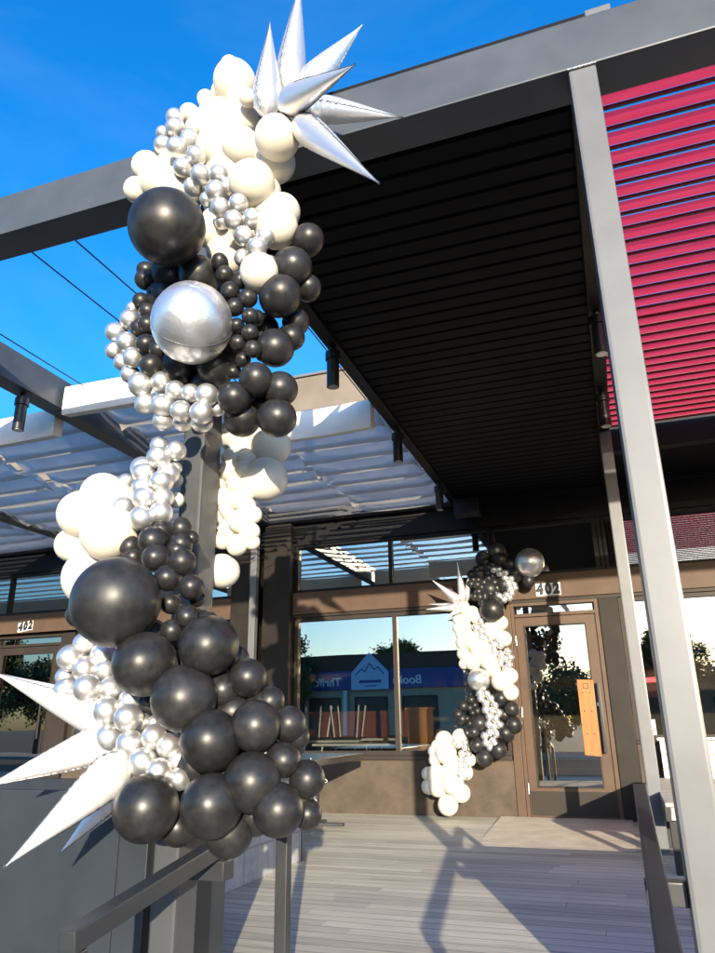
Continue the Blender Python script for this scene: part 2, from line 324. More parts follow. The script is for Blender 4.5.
def frame(x0, x1, z0, z1, y0, y1, wl, wr=None, wt=None, wb=None):
    """rectangular frame as one closed ring (mitred, nothing overlaps)"""
    wr = wl if wr is None else wr; wt = wl if wt is None else wt; wb = wl if wb is None else wb
    bm = bmesh.new(); o_ = ((x0, z0), (x1, z0), (x1, z1), (x0, z1)); i_ = ((x0+wl, z0+wb), (x1-wr, z0+wb), (x1-wr, z1-wt), (x0+wl, z1-wt))
    V = {}
    for nm, P in (('o', o_), ('i', i_)):
        for j, y in enumerate((y0, y1)):
            for k, (x, z) in enumerate(P): V[nm, j, k] = bm.verts.new((x, y, z))
    for k in range(4):
        l = (k+1) % 4
        for j in (0, 1): bm.faces.new((V['o', j, k], V['o', j, l], V['i', j, l], V['i', j, k]))
        bm.faces.new((V['o', 0, k], V['o', 0, l], V['o', 1, l], V['o', 1, k])); bm.faces.new((V['i', 0, k], V['i', 0, l], V['i', 1, l], V['i', 1, k]))
    return bm
def text_mesh(name, s, size, loc, rot, m, parent=None, depth=.002, sx=1.0, shear=0.0, bold=0.0):
    cu = bpy.data.curves.new(name, 'FONT'); cu.body = s; cu.size = size; cu.extrude = depth; cu.align_x = 'CENTER'; cu.align_y = 'CENTER'; cu.shear = shear; cu.offset = bold
    tmp = bpy.data.objects.new(name, cu); COL.objects.link(tmp); bpy.context.view_layer.update()
    me = bpy.data.meshes.new_from_object(tmp.evaluated_get(bpy.context.evaluated_depsgraph_get()))
    bpy.data.objects.remove(tmp); me.materials.clear(); me.materials.append(M[m])
    o = bpy.data.objects.new(name, me); COL.objects.link(o); o.location = loc; o.rotation_euler = rot; o.scale = (sx, 1, 1)
    if parent: o.parent = parent
    return o
rnd = random.Random(11)

# ------------------------------------------------------------------ balloon places in metres: (x, y, z, radius); spikes: (base, tip, half width)
FRONT_WHITE = [(-1.342,2.200,3.756,0.098), (-1.374,2.200,3.873,0.046), (-1.212,2.100,3.515,0.038), (-1.493,2.200,3.715,0.041), (-1.413,2.200,3.619,0.056), (-1.575,2.200,3.654,0.047), (-1.495,2.200,3.577,0.061), (-1.284,2.200,3.514,0.070), (-1.348,2.200,3.560,0.060), (-1.229,2.100,3.245,0.086), (-1.383,2.140,3.333,0.089), (-1.035,2.040,3.177,0.089), (-1.091,2.140,3.156,0.084), (-1.146,2.050,2.994,0.095), (-1.138,2.140,3.020,0.070), (-1.048,2.080,2.775,0.087), (-1.063,2.160,2.913,0.074), (-1.741,2.140,3.344,0.071), (-1.766,2.120,3.205,0.060), (-1.662,2.140,3.234,0.091), (-1.573,2.140,3.163,0.088), (-1.375,2.110,2.864,0.065), (-1.335,2.160,2.799,0.066), (-1.288,2.120,2.701,0.060), (-1.072,2.000,2.520,0.072), (-1.291,2.160,2.862,0.080), (-1.317,2.160,3.198,0.097), (-1.339,2.160,3.045,0.088), (-1.255,2.170,2.987,0.087), (-1.189,2.160,2.985,0.075), (-1.519,2.200,3.307,0.070), (-1.407,2.508,2.104,0.084), (-1.270,2.524,2.053,0.086), (-1.281,2.508,1.896,0.091), (-1.409,2.460,1.990,0.046), (-1.347,2.468,1.980,0.039), (-1.430,2.460,1.935,0.043), (-1.354,2.452,1.923,0.043), (-1.384,2.452,1.870,0.043), (-1.332,2.460,1.840,0.042), (-1.433,2.460,1.830,0.038), (-1.363,2.444,1.796,0.042), (-1.334,2.460,1.772,0.037), (-1.416,2.460,1.764,0.042), (-1.350,2.444,1.706,0.049), (-1.309,2.468,1.733,0.037), (-1.412,2.460,1.683,0.040), (-1.316,2.460,1.661,0.039), (-1.368,2.452,1.611,0.043), (-1.314,2.476,1.623,0.032), (-1.442,2.468,1.642,0.037), (-1.453,2.492,1.520,0.069), (-1.480,2.476,1.907,0.044), (-1.471,2.476,1.753,0.043), (-1.775,2.120,1.775,0.078), (-1.855,2.110,1.701,0.086), (-1.683,2.070,1.599,0.100), (-1.915,2.150,1.594,0.065), (-1.813,2.150,1.458,0.104), (-1.705,2.140,1.748,0.061), (-1.656,2.170,1.672,0.056), (-1.510,2.220,1.748,0.031), (-1.521,2.220,1.831,0.031), (-1.469,2.220,3.647,0.062), (-1.353,2.180,3.473,0.070), (-1.425,2.180,3.475,0.070), (-1.268,2.220,3.598,0.061), (-1.422,2.220,3.752,0.052), (-1.305,2.190,3.629,0.065), (-1.522,2.180,3.532,0.051), (-1.165,2.160,3.240,0.076), (-1.131,2.140,2.952,0.079), (-1.215,2.140,2.862,0.074), (-1.530,2.160,3.232,0.079), (-1.638,2.170,3.331,0.071), (-1.358,2.130,2.924,0.061), (-1.412,2.170,3.193,0.069), (-1.314,2.160,3.317,0.088), (-1.432,2.492,1.818,0.067), (-1.410,2.492,1.948,0.068), (-1.411,2.492,1.687,0.057), (-1.376,2.500,2.036,0.059), (-1.737,2.160,1.698,0.087)]
FRONT_SILVER = [(-1.605,2.130,3.572,0.043), (-1.578,2.100,3.479,0.044), (-1.671,2.140,3.517,0.034), (-1.638,2.110,3.406,0.042), (-1.531,2.060,3.316,0.045), (-1.491,2.090,3.374,0.041), (-1.427,2.060,3.232,0.043), (-1.484,2.050,3.180,0.041), (-1.378,2.030,3.093,0.042), (-1.292,2.030,3.068,0.039), (-1.437,2.070,3.080,0.040), (-1.288,2.010,2.965,0.043), (-1.251,2.050,3.011,0.037), (-1.365,2.070,2.996,0.031), (-1.266,2.020,2.883,0.040), (-1.180,2.010,2.871,0.038), (-1.192,2.000,2.786,0.039), (-1.115,2.010,2.781,0.038), (-1.145,2.000,2.701,0.039), (-1.063,2.020,2.689,0.037), (-1.085,2.000,2.630,0.040), (-1.170,2.040,2.635,0.031), (-1.280,2.060,2.849,0.030), (-1.054,2.050,2.594,0.025), (-1.729,2.130,2.592,0.027), (-1.722,2.110,2.524,0.042), (-1.797,2.120,2.486,0.042), (-1.709,2.090,2.404,0.042), (-1.811,2.140,2.412,0.036), (-1.756,2.130,2.343,0.035), (-1.664,2.080,2.320,0.042), (-1.702,2.120,2.273,0.039), (-1.600,2.060,2.180,0.047), (-1.517,2.080,2.183,0.042), (-1.591,2.090,2.109,0.042), (-1.491,2.060,2.073,0.043), (-1.446,2.070,2.132,0.038), (-1.379,2.070,2.109,0.035), (-1.296,2.050,2.078,0.042), (-1.401,2.050,2.031,0.040), (-1.307,2.040,2.005,0.042), (-1.512,2.100,2.029,0.037), (-1.423,2.100,2.010,0.037), (-1.334,2.090,1.992,0.040), (-1.286,2.110,2.045,0.028), (-1.569,2.170,1.961,0.038), (-1.533,2.120,1.890,0.043), (-1.478,2.150,1.920,0.039), (-1.499,2.140,1.826,0.042), (-1.626,2.150,1.870,0.044), (-1.586,2.110,1.828,0.041), (-1.694,2.150,1.822,0.033), (-1.710,2.170,1.794,0.021), (-1.497,2.100,1.782,0.041), (-1.575,2.100,1.768,0.042), (-1.544,2.070,1.715,0.043), (-1.499,2.120,1.726,0.040), (-1.666,2.110,1.704,0.044), (-1.531,2.050,1.633,0.046), (-1.481,2.090,1.658,0.042), (-1.498,2.180,1.863,0.025), (-1.778,2.120,1.213,0.042), (-1.804,2.090,1.163,0.048), (-1.703,2.130,1.172,0.043), (-1.741,2.090,1.123,0.044), (-1.676,2.120,1.116,0.041), (-1.853,2.130,1.102,0.038), (-1.811,2.090,1.052,0.045), (-1.683,2.040,1.056,0.047), (-1.622,2.090,1.053,0.043), (-1.719,2.120,1.001,0.040), (-1.601,2.050,0.982,0.044), (-1.486,2.010,0.958,0.044), (-1.539,2.090,1.012,0.041), (-1.583,2.050,0.898,0.043), (-1.470,2.010,0.880,0.044), (-1.471,2.070,0.945,0.028), (-1.391,2.020,0.900,0.040), (-1.563,2.090,0.839,0.031), (-1.347,2.040,0.873,0.040), (-1.410,2.000,0.828,0.043), (-1.350,2.000,0.803,0.039), (-1.314,2.050,0.832,0.036), (-1.294,2.030,0.779,0.035), (-1.429,2.070,0.945,0.021)]
FRONT_BLACK = [(-1.423,1.900,2.745,0.148), (-1.553,2.120,2.719,0.078), (-1.397,2.100,2.648,0.080), (-1.690,2.140,2.777,0.038), (-1.669,2.120,2.709,0.044), (-1.618,2.120,2.633,0.035), (-1.684,2.120,2.610,0.035), (-1.629,2.100,2.537,0.036), (-1.660,2.100,2.464,0.040), (-1.614,2.090,2.463,0.040), (-1.600,2.070,2.362,0.040), (-1.536,2.070,2.323,0.039), (-1.550,2.050,2.247,0.045), (-1.279,2.060,2.658,0.034), (-1.237,2.030,2.570,0.034), (-1.160,2.020,2.518,0.033), (-1.197,2.010,2.474,0.037), (-1.125,2.020,2.433,0.036), (-1.174,2.010,2.399,0.035), (-1.108,2.010,2.346,0.032), (-1.115,2.070,2.374,0.032), (-1.166,2.020,2.325,0.029), (-1.105,2.010,2.275,0.032), (-1.091,2.070,2.284,0.025), (-1.158,2.020,2.250,0.031), (-1.090,2.010,2.206,0.032), (-1.081,2.070,2.215,0.027), (-1.151,2.050,2.194,0.029), (-1.204,2.080,2.169,0.027), (-0.937,2.140,2.727,0.064), (-0.980,2.090,2.580,0.076), (-1.013,2.060,2.440,0.079), (-0.948,2.170,2.529,0.053), (-1.001,2.180,2.395,0.053), (-1.038,2.080,2.237,0.070), (-1.016,2.170,2.327,0.053), (-1.090,2.040,2.097,0.063), (-1.028,2.110,2.082,0.066), (-1.170,2.030,2.035,0.061), (-1.042,2.120,1.974,0.069), (-1.184,2.120,1.993,0.066), (-1.455,2.100,2.248,0.069), (-1.298,2.100,2.209,0.068), (-1.585,2.180,2.628,0.096), (-1.428,2.180,2.451,0.127), (-1.308,2.180,2.357,0.100), (-1.146,2.180,2.391,0.066), (-1.652,2.170,2.375,0.052), (-1.369,2.150,2.178,0.057), (-1.139,2.170,2.063,0.056), (-1.392,2.090,1.591,0.040), (-1.478,2.100,1.593,0.040), (-1.471,2.040,1.544,0.049), (-1.594,2.080,1.543,0.039), (-1.572,2.080,1.499,0.041), (-1.388,2.090,1.535,0.041), (-1.395,2.080,1.508,0.039), (-1.437,2.020,1.476,0.047), (-1.332,2.020,1.452,0.045), (-1.378,2.010,1.399,0.046), (-1.291,2.020,1.364,0.043), (-1.391,2.060,1.321,0.035), (-1.303,2.080,1.335,0.028), (-1.293,2.010,1.268,0.039), (-1.346,2.010,1.223,0.039), (-1.296,2.080,1.281,0.021), (-1.586,2.120,1.602,0.031), (-1.364,2.120,1.561,0.026), (-1.491,1.900,1.311,0.144), (-1.840,2.140,1.322,0.045), (-1.389,1.940,1.116,0.101), (-1.182,1.970,1.166,0.093), (-1.240,1.940,1.011,0.099), (-1.163,2.040,1.036,0.054), (-1.086,2.050,1.070,0.060), (-1.146,1.950,0.889,0.090), (-1.028,2.000,0.928,0.074), (-1.031,2.100,1.001,0.044), (-0.967,2.100,0.933,0.053), (-0.963,2.150,0.865,0.029), (-0.964,2.060,0.832,0.052), (-0.904,2.100,0.778,0.055), (-1.023,1.980,0.777,0.083), (-0.949,2.000,0.704,0.075), (-0.920,2.140,0.679,0.043), (-1.123,1.930,0.717,0.088), (-1.124,2.040,0.637,0.071), (-1.359,1.960,0.704,0.095), (-1.315,2.070,0.639,0.055), (-1.492,2.130,0.999,0.049), (-1.187,2.100,0.941,0.049), (-1.130,2.100,0.853,0.051), (-1.275,2.080,0.816,0.064), (-1.443,2.120,1.193,0.071), (-1.327,2.100,1.121,0.062), (-1.367,2.120,0.740,0.052), (-1.166,2.110,1.132,0.048), (-1.059,2.100,0.990,0.052), (-1.143,2.070,0.970,0.058), (-1.039,2.090,0.845,0.057), (-1.133,2.060,0.804,0.062), (-1.066,2.090,0.678,0.061), (-0.956,2.140,0.894,0.039), (-1.261,2.070,1.248,0.045), (-1.463,2.060,1.205,0.070), (-0.943,2.140,0.717,0.037), (-1.208,2.060,1.080,0.050)]
FRONT_ORB = [(-1.307,1.940,2.320,0.147)]
DOOR_WHITE = [(-1.508,7.790,2.127,0.074), (-1.572,7.790,2.000,0.065), (-1.483,7.790,2.006,0.069), (-1.577,7.790,1.903,0.058), (-1.494,7.790,1.899,0.072), (-1.552,7.790,1.838,0.058), (-1.543,7.790,1.741,0.068), (-1.534,7.790,1.625,0.076), (-1.536,7.790,1.520,0.058), (-1.441,7.790,1.542,0.097), (-1.427,7.790,1.761,0.102), (-1.343,7.790,1.658,0.117), (-1.413,7.790,2.060,0.078), (-1.362,7.790,1.999,0.077), (-1.267,7.790,1.535,0.106), (-1.113,7.790,1.931,0.085), (-1.096,7.790,1.761,0.088), (-1.200,7.790,1.851,0.101), (-1.062,7.790,1.380,0.089), (-1.152,7.762,1.332,0.106), (-1.068,7.790,1.216,0.087), (-1.231,7.790,1.447,0.087), (-1.797,7.790,0.754,0.094), (-1.916,7.790,0.645,0.061), (-1.868,7.790,0.699,0.069), (-1.777,7.769,0.631,0.117), (-1.905,7.790,0.563,0.068), (-1.728,7.790,0.536,0.093), (-1.625,7.790,0.786,0.085), (-1.536,7.790,0.563,0.066), (-1.588,7.790,0.443,0.077), (-1.739,7.790,0.467,0.096), (-1.984,7.790,0.427,0.072), (-1.884,7.769,0.419,0.108), (-1.980,7.790,0.306,0.078), (-1.878,7.762,0.306,0.101), (-1.724,7.720,0.339,0.099), (-1.642,7.762,0.253,0.099), (-1.782,7.762,0.139,0.105)]
DOOR_SILVER = [(-1.134,7.755,2.501,0.039), (-1.079,7.755,2.503,0.039), (-1.076,7.755,2.456,0.039), (-1.012,7.755,2.462,0.039), (-1.022,7.755,2.404,0.038), (-0.959,7.755,2.388,0.038), (-0.995,7.755,2.337,0.038), (-0.932,7.755,2.321,0.038), (-0.982,7.755,2.281,0.038), (-0.925,7.755,2.288,0.038), (-0.966,7.755,2.232,0.038), (-1.026,7.755,2.220,0.038), (-0.990,7.755,2.185,0.038), (-1.052,7.755,2.168,0.038), (-1.102,7.755,2.214,0.038), (-1.320,7.755,1.960,0.043), (-1.377,7.755,1.899,0.043), (-1.298,7.755,1.902,0.043), (-1.326,7.755,1.856,0.043), (-1.385,7.755,1.825,0.043), (-1.323,7.755,1.785,0.043), (-1.265,7.755,1.819,0.042), (-1.352,7.755,1.750,0.040), (-1.288,7.755,1.747,0.042), (-1.233,7.755,1.765,0.042), (-1.210,7.755,1.785,0.040), (-1.150,7.755,1.744,0.042), (-1.200,7.755,1.696,0.042), (-1.126,7.755,1.692,0.042), (-1.200,7.755,1.639,0.042), (-1.133,7.755,1.605,0.042), (-1.058,7.755,1.627,0.042), (-1.203,7.755,1.597,0.042), (-1.091,7.755,1.552,0.041), (-1.034,7.755,1.563,0.041), (-1.147,7.755,1.506,0.041), (-1.055,7.755,1.489,0.041), (-1.089,7.755,1.450,0.041), (-1.122,7.755,1.563,0.042), (-1.372,7.755,1.160,0.043), (-1.310,7.755,1.206,0.043), (-1.268,7.755,1.158,0.043), (-1.324,7.755,1.107,0.043), (-1.232,7.755,1.091,0.043), (-1.333,7.755,1.048,0.043), (-1.272,7.755,1.037,0.043), (-1.196,7.755,1.016,0.043), (-1.298,7.755,0.982,0.043), (-1.235,7.755,0.954,0.043), (-1.311,7.755,0.907,0.043), (-1.196,7.755,0.899,0.042), (-1.259,7.755,0.875,0.042), (-1.310,7.755,0.826,0.042), (-1.362,7.755,0.794,0.042), (-1.233,7.755,0.813,0.042), (-1.352,7.755,0.727,0.042), (-1.279,7.755,0.746,0.042), (-1.261,7.755,0.717,0.039), (-1.314,7.755,0.682,0.040), (-1.379,7.755,1.218,0.040), (-1.609,7.755,0.757,0.039), (-1.637,7.755,0.709,0.039), (-1.568,7.755,0.733,0.039), (-1.571,7.755,0.686,0.039), (-1.607,7.755,0.625,0.039), (-1.541,7.755,0.616,0.039), (-1.631,7.755,0.565,0.039), (-1.573,7.755,0.558,0.039), (-1.635,7.755,0.508,0.039), (-1.577,7.755,0.508,0.039), (-1.639,7.755,0.445,0.039), (-1.583,7.755,0.413,0.039), (-1.625,7.755,0.385,0.039), (-1.625,7.755,0.338,0.035), (-1.674,7.755,0.729,0.036)]
DOOR_BLACK = [(-1.183,7.720,2.064,0.135), (-1.100,7.860,2.722,0.102), (-0.970,7.860,2.564,0.104), (-0.924,7.860,2.460,0.100), (-1.262,7.860,2.657,0.089), (-0.783,7.839,2.368,0.074), (-1.040,7.846,2.345,0.115), (-1.306,7.846,2.477,0.105), (-1.208,7.846,2.302,0.115), (-1.072,7.846,2.626,0.105), (-0.861,7.846,2.541,0.087), (-1.226,7.790,2.297,0.051), (-1.288,7.790,2.321,0.051), (-1.124,7.790,2.304,0.051), (-1.210,7.790,2.480,0.051), (-1.320,7.790,2.406,0.052), (-1.154,7.790,2.561,0.052), (-1.199,7.790,2.248,0.051), (-1.328,7.790,2.522,0.052), (-1.107,7.790,2.535,0.051), (-1.101,7.790,2.457,0.051), (-1.209,7.790,2.414,0.051), (-1.264,7.790,2.208,0.051), (-1.335,7.790,2.355,0.051), (-1.144,7.790,2.367,0.051), (-1.192,7.790,2.334,0.051), (-1.219,7.790,2.171,0.051), (-1.289,7.790,2.452,0.052), (-1.227,7.790,2.600,0.052), (-1.372,7.790,2.228,0.051), (-1.160,7.790,2.188,0.051), (-1.138,7.790,2.248,0.051), (-1.259,7.790,2.374,0.051), (-1.391,7.790,2.476,0.052), (-1.315,7.790,2.217,0.051), (-1.372,7.790,2.415,0.052), (-1.161,7.790,2.438,0.051), (-1.401,7.790,2.369,0.052), (-1.199,7.790,2.537,0.052), (-1.154,7.790,2.495,0.051), (-1.279,7.790,2.539,0.052), (-1.262,7.790,2.229,0.051), (-1.296,7.790,2.162,0.051), (-1.325,7.790,2.280,0.051), (-1.154,7.790,2.513,0.051), (-1.568,7.790,1.092,0.063), (-1.626,7.790,1.008,0.059), (-1.593,7.790,0.959,0.066), (-1.549,7.790,0.821,0.058), (-1.485,7.790,1.151,0.050), (-1.449,7.790,1.096,0.041), (-1.501,7.790,1.071,0.041), (-1.477,7.790,1.021,0.035), (-1.539,7.790,0.965,0.035), (-1.511,7.790,0.916,0.035), (-1.424,7.790,1.040,0.041), (-1.416,7.818,0.915,0.097), (-1.447,7.790,0.707,0.080), (-1.384,7.790,0.583,0.093), (-1.174,7.790,1.160,0.085), (-1.066,7.790,1.053,0.078), (-1.059,7.790,0.897,0.089), (-1.151,7.790,0.817,0.088), (-1.235,7.790,0.659,0.087), (-1.150,7.846,0.996,0.070), (-1.475,7.790,0.834,0.070), (-1.307,7.853,0.998,0.094), (-1.301,7.853,0.802,0.092)]
DOOR_ORB = [(-0.752,7.804,2.557,0.158), (-1.374,7.720,1.349,0.118)]
FRONT_TOP_SPIKES = [((-1.131,2.120,3.393),(-1.107,2.080,3.897),0.0646), ((-1.067,2.200,3.562),(-1.042,2.250,4.336),0.0704), ((-0.995,2.200,3.570),(-0.731,2.250,3.917),0.0661), ((-1.015,2.020,3.307),(-0.600,1.750,3.079),0.0578), ((-0.943,2.150,3.410),(-0.526,2.100,3.162),0.0571), ((-0.961,2.050,3.254),(-0.541,1.800,2.602),0.0590)]
FRONT_LOW_SPIKES = [((-1.572,2.120,0.928),(-2.113,2.050,1.124),0.0677), ((-1.548,2.100,0.912),(-1.906,1.900,0.762),0.0609), ((-1.488,2.050,0.843),(-1.651,1.750,0.574),0.0655), ((-1.581,2.140,0.735),(-1.752,2.080,0.553),0.0395)]
DOOR_SPIKES = [((-1.487,7.750,2.153),(-1.526,7.700,2.624),0.0484), ((-1.470,7.780,2.167),(-1.410,7.800,2.544),0.0364), ((-1.514,7.720,2.161),(-1.796,7.600,2.415),0.0542), ((-1.506,7.720,2.117),(-1.879,7.600,2.097),0.0480), ((-1.505,7.780,2.136),(-1.891,7.750,2.179),0.0364), ((-1.499,7.740,2.109),(-1.674,7.600,1.993),0.0299)]

# ================================================================== THE SETTING
bm = bmesh.new(); S_ = 600
v = [bm.verts.new((x, y, -.62)) for x, y in ((-S_, -S_), (S_, -S_), (S_, S_), (-S_, S_))]; bm.faces.new(v)
structure(obj('ground', bm, 'asphalt'))
bm = bmesh.new(); v = [bm.verts.new((x, y, -.612)) for x, y in ((-60, -16.5), (60, -16.5), (60, -5.2), (-60, -5.2))]; bm.faces.new(v)
structure(obj('road', bm, 'asphalt'))
structure(obj('sidewalk', box(-60, 60, -5.2, -1.9, -.62, -.49), 'pave'))
structure(obj('far_pavement', box(-60, 60, -21.9, -16.5, -.62, -.49), 'pave'))
bm = bmesh.new()
for y in (-10.95, -10.72): 
    v = [bm.verts.new((x, yy, -.607)) for x, yy in ((-60, y), (60, y), (60, y+.1), (-60, y+.1))]; bm.faces.new(v)
structure(obj('road_marking', bm, mat('yellow_road_paint', (.55, .38, .04), .7)))
# ramp that climbs from the sidewalk to the deck
bm = bmesh.new()
pr = [(-1.9, -.49), (3.05, -.02), (3.05, -.6), (-1.9, -.6)]
a = [bm.verts.new((-1.52, y, z)) for y, z in pr]; b = [bm.verts.new((.24, y, z)) for y, z in pr]
bm.faces.new(a); bm.faces.new(b[::-1])
for i in range(4): bm.faces.new((a[i], b[i], b[(i+1) % 4], a[(i+1) % 4]))
structure(obj('ramp', bm, 'pave'))
# deck: boards that run along the front, one sheet of boards with open joints
bm = bmesh.new(); y = 3.1
while y < 8.0:
    x = -9.5 - rnd.random()*2.0
    while x < 6.5:
        L = 2.4*rnd.choice((1.5, 2.0))
        x1 = min(x+L, 7)
        box(x, x1-.003, y, y+.0994, -.03, rnd.uniform(-.0001, .0001), bm); x += L
    y += .1
structure(obj('deck', bm, 'deck'))
structure(obj('deck_base', box(-9.5, 7, 3.09, 8.04, -.6, -.034), 'black'))
bm = bmesh.new()
pp = [(-1.30, 8.04), (-1.225, 6.28), (-.03, 6.28), (-.03, 8.04)]
a = [bm.verts.new((x, yy, -.02)) for x, yy in pp]; b = [bm.verts.new((x, yy, (.0012 if i in (1, 2) else .014))) for i, (x, yy) in enumerate(pp)]
bm.faces.new(a[::-1]); bm.faces.new(b)
for i in range(4): bm.faces.new((a[i], a[(i+1) % 4], b[(i+1) % 4], b[i]))
structure(obj('concrete_pad', bm, 'concrete'))

# ================================================================== THE RESTAURANT FRONT
F = 8.05
B = thing('restaurant_building', 'brown shop front with large glass windows and a glazed wooden framed door', 'building')
def part(name, bm, m, p=B, **k): return obj(name, bm, m, p, **k)
# knee walls
part('knee_wall', box(-3.66, -1.13, F, F+.2, -.03, .545), 'stucco', bevel=.006)
part('knee_wall', box(-6.9, -4.5, F, F+.2, -.03, .545), 'stucco', bevel=.006)
part('knee_wall', box(.10, 5.2, F, F+.2, -.03, .70), 'stucco', bevel=.006)
part('window_sill', box(-3.655, -1.135, F-.035, F+.15, .548, .592), 'bronze_dark', bevel=.004)
part('window_sill', box(-6.9, -4.51, F-.035, F+.15, .548, .592), 'bronze_dark', bevel=.004)
part('window_sill', box(.10, 5.2, F-.02, F+.15, .703, .735), 'bronze_dark', bevel=.004)
# pilasters
part('pilaster', box(-4.03, -3.665, F-.12, F+.2, -.03, 3.36), 'pilaster', bevel=.006)
part('pilaster', box(-4.49, -4.17, F-.10, F+.2, -.03, 3.36), 'pilaster', bevel=.006)
part('downpipe', box(-4.155, -4.07, F-.24, F-.16, -.03, 3.36), 'steel', bevel=.006)
part('pilaster', box(-.10, .095, F-.03, F+.2, -.03, 2.165), 'pilaster', bevel=.006)
part('door_jamb', box(-1.125, -1.035, F-.012, F+.15, -.03, 2.16), 'bronze', bevel=.005)
# brown band over the windows and the door
part('fascia_band', box(-3.66, 5.2, F-.035, F+.2, 2.20, 2.465), 'band', bevel=.005)
part('fascia_band', box(-9.5, -4.5, F-.03, F+.2, 2.20, 2.465), 'band', bevel=.005)
part('transom_rail', box(-3.66, 5.2, F-.01, F+.15, 2.166, 2.197), 'bronze_dark')
part('header', box(-9.5, 5.2, F-.01, F+.25, 3.07, 3.40), 'black')
part('parapet_wall', box(-4.55, 5.2, F-.03, F+.3, 3.403, 5.42), 'parapet', bevel=.01)
part('parapet_wall', box(-9.5, -4.56, F-.03, F+.3, 3.403, 5.15), 'parapet', bevel=.01)
part('parapet_cap', box(-4.58, 5.22, F-.06, F+.34, 5.424, 5.46), 'steel', bevel=.005)
def window(name, x0, x1, z0, z1, mulls=(), fw_=.045, m='bronze_dark'):
    bm = frame(x0, x1, z0, z1, F+.02, F+.10, fw_)
    for mx in mulls: box(mx-.022, mx+.022, F+.017, F+.103, z0+fw_-.001, z1-fw_+.001, bm)
    o = part(name, bm, m)
    xs = [x0+fw_] + [q for mx in mulls for q in (mx-.022, mx+.022)] + [x1-fw_]
    for k in range(0, len(xs), 2):
        obj('pane', box(xs[k]-.004, xs[k+1]+.004, F+.055, F+.061, z0+fw_-.004, z1-fw_+.004), 'glass', o)
    return o
window('window', -3.655, -1.13, .595, 2.162, (-2.385,))
window('window', -6.9, -4.50, .595, 2.162, (-5.7,))
window('window', .10, 5.2, .738, 2.162, (.46, 1.12, 2.4, 3.8))
window('transom_window', -3.655, -1.2, 2.47, 3.067, (-2.41,), .035, 'black')
window('transom_window', -1.19, .02, 2.47, 3.067, (-.05,), .035, 'black')
window('transom_window', .03, 5.2, 2.47, 3.067, (1.3, 2.6, 3.9), .035, 'black')
window('transom_window', -6.9, -4.50, 2.47, 3.067, (-5.7,), .035, 'black')
window('transom_window', -9.5, -6.91, 2.47, 3.067, (-8.2,), .035, 'black')
# the glazed door
def door_unit(x0, x1, m, board):
    f = part('door_frame', frame(x0-.03, x1+.04, -.02, 2.163, F-.01, F+.14, .035, .04, .03, .03), m)
    obj('pane', box(x0+.03, x1-.02, F+.05, F+.056, 2.05, 2.137), 'glass', f)
    obj('transom_bar', box(x0+.006, x1-.001, F-.006, F+.12, 2.012, 2.048), m, f, bevel=.003)
    d = part('door', frame(x0+.008, x1-.003, .014, 2.006, F+.012, F+.07, .085, .105, .085, .27), m)
    obj('pane', box(x0+.085, x1-.10, F+.036, F+.042, .28, 1.925), 'glass', d)
    obj('glazing_bead', frame(x0+.093, x1-.108, .284, 1.921, F+.006, F+.012, .014), 'bronze_dark', d)
    obj('kick_plate', box(x0+.02, x1-.015, F+.004, F+.0115, .03, .255), 'bronze_dark', d)
    for zz in (.28, 1.02, 1.76): obj('hinge', tube((x0+.004, F-.016, zz-.05), (x0+.004, F-.016, zz+.05), .011, 12), 'chrome', d, smooth=True)
    if board:
        bm = polyprism([(-.405, 1.335), (-.245, 1.325), (-.245, .585), (-.405, .60)], F-.045, F-.02)
        h = obj('handle_board', bm, 'oak', d, bevel=.003)
        for zz in (1.20, 1.02, .80):
            for xx in (-.36, -.29): obj('screw', tube((xx, F-.0475, zz), (xx, F-.0445, zz), .007, 10), 'bronze_dark', h)
        obj('stamp', frame(-.352, -.298, 1.24, 1.295, F-.0462, F-.0452, .006), 'bronze_dark', h)
        bm = box(-.215, -.185, F-.06, F-.035, .62, 1.30); box(-.208, -.192, F-.035, F+.014, .66, .69, bm); box(-.208, -.192, F-.035, F+.014, 1.23, 1.26, bm)
        box(-.40, -.25, F-.0202, F+.013, .70, .74, bm); box(-.40, -.25, F-.0202, F+.013, 1.18, 1.22, bm)
        obj('pull_handle', bm, 'rubber', d, bevel=.003)
        obj('lock', tube((-.212, F-.01, 1.085), (-.212, F+.015, 1.085), .022, 16), 'chrome', d, smooth=True)
    return d
door_unit(-1.0, -.145, 'bronze', True)
dl = door_unit(-8.25, -7.15, 'bronze_dark', False)
part('pilaster', box(-7.10, -6.91, F-.03, F+.2, -.03, 2.165), 'bronze_dark')
part('side_window', frame(-9.5, -8.30, -.02, 2.163, F, F+.1, .07), 'bronze_dark')
obj('side_pane', box(-9.43, -8.37, F+.05, F+.056, .05, 2.09), 'glass', B)
obj('pull_handle', tube((-7.33, F-.05, .8), (-7.33, F-.05, 1.3), .014, 12), 'rubber', dl)
# house numbers: three white tiles with black numerals
def number(xc, zc, tw, th, rise, shear, y):
    pl = None
    bm = bmesh.new()
    for k in range(3): box(xc+(k-1)*tw-tw*.49, xc+(k-1)*tw+tw*.49, y-.006, y+.002, zc+(k-1)*rise-th/2, zc+(k-1)*rise+th/2, bm)
    pl = part('house_number', bm, 'paper')
    for k, ch in enumerate('402'):
        text_mesh('digit', ch, th*1.12, (xc+(k-1)*tw, y-.0075, zc+(k-1)*rise), (R(90), 0, 0), 'ink', pl, .001, .86, shear, .012)
number(-.60, 2.292, .088, .135, .0, 0, F-.037)
number(-7.78, 2.29, .085, .13, .01, .12, F-.032)
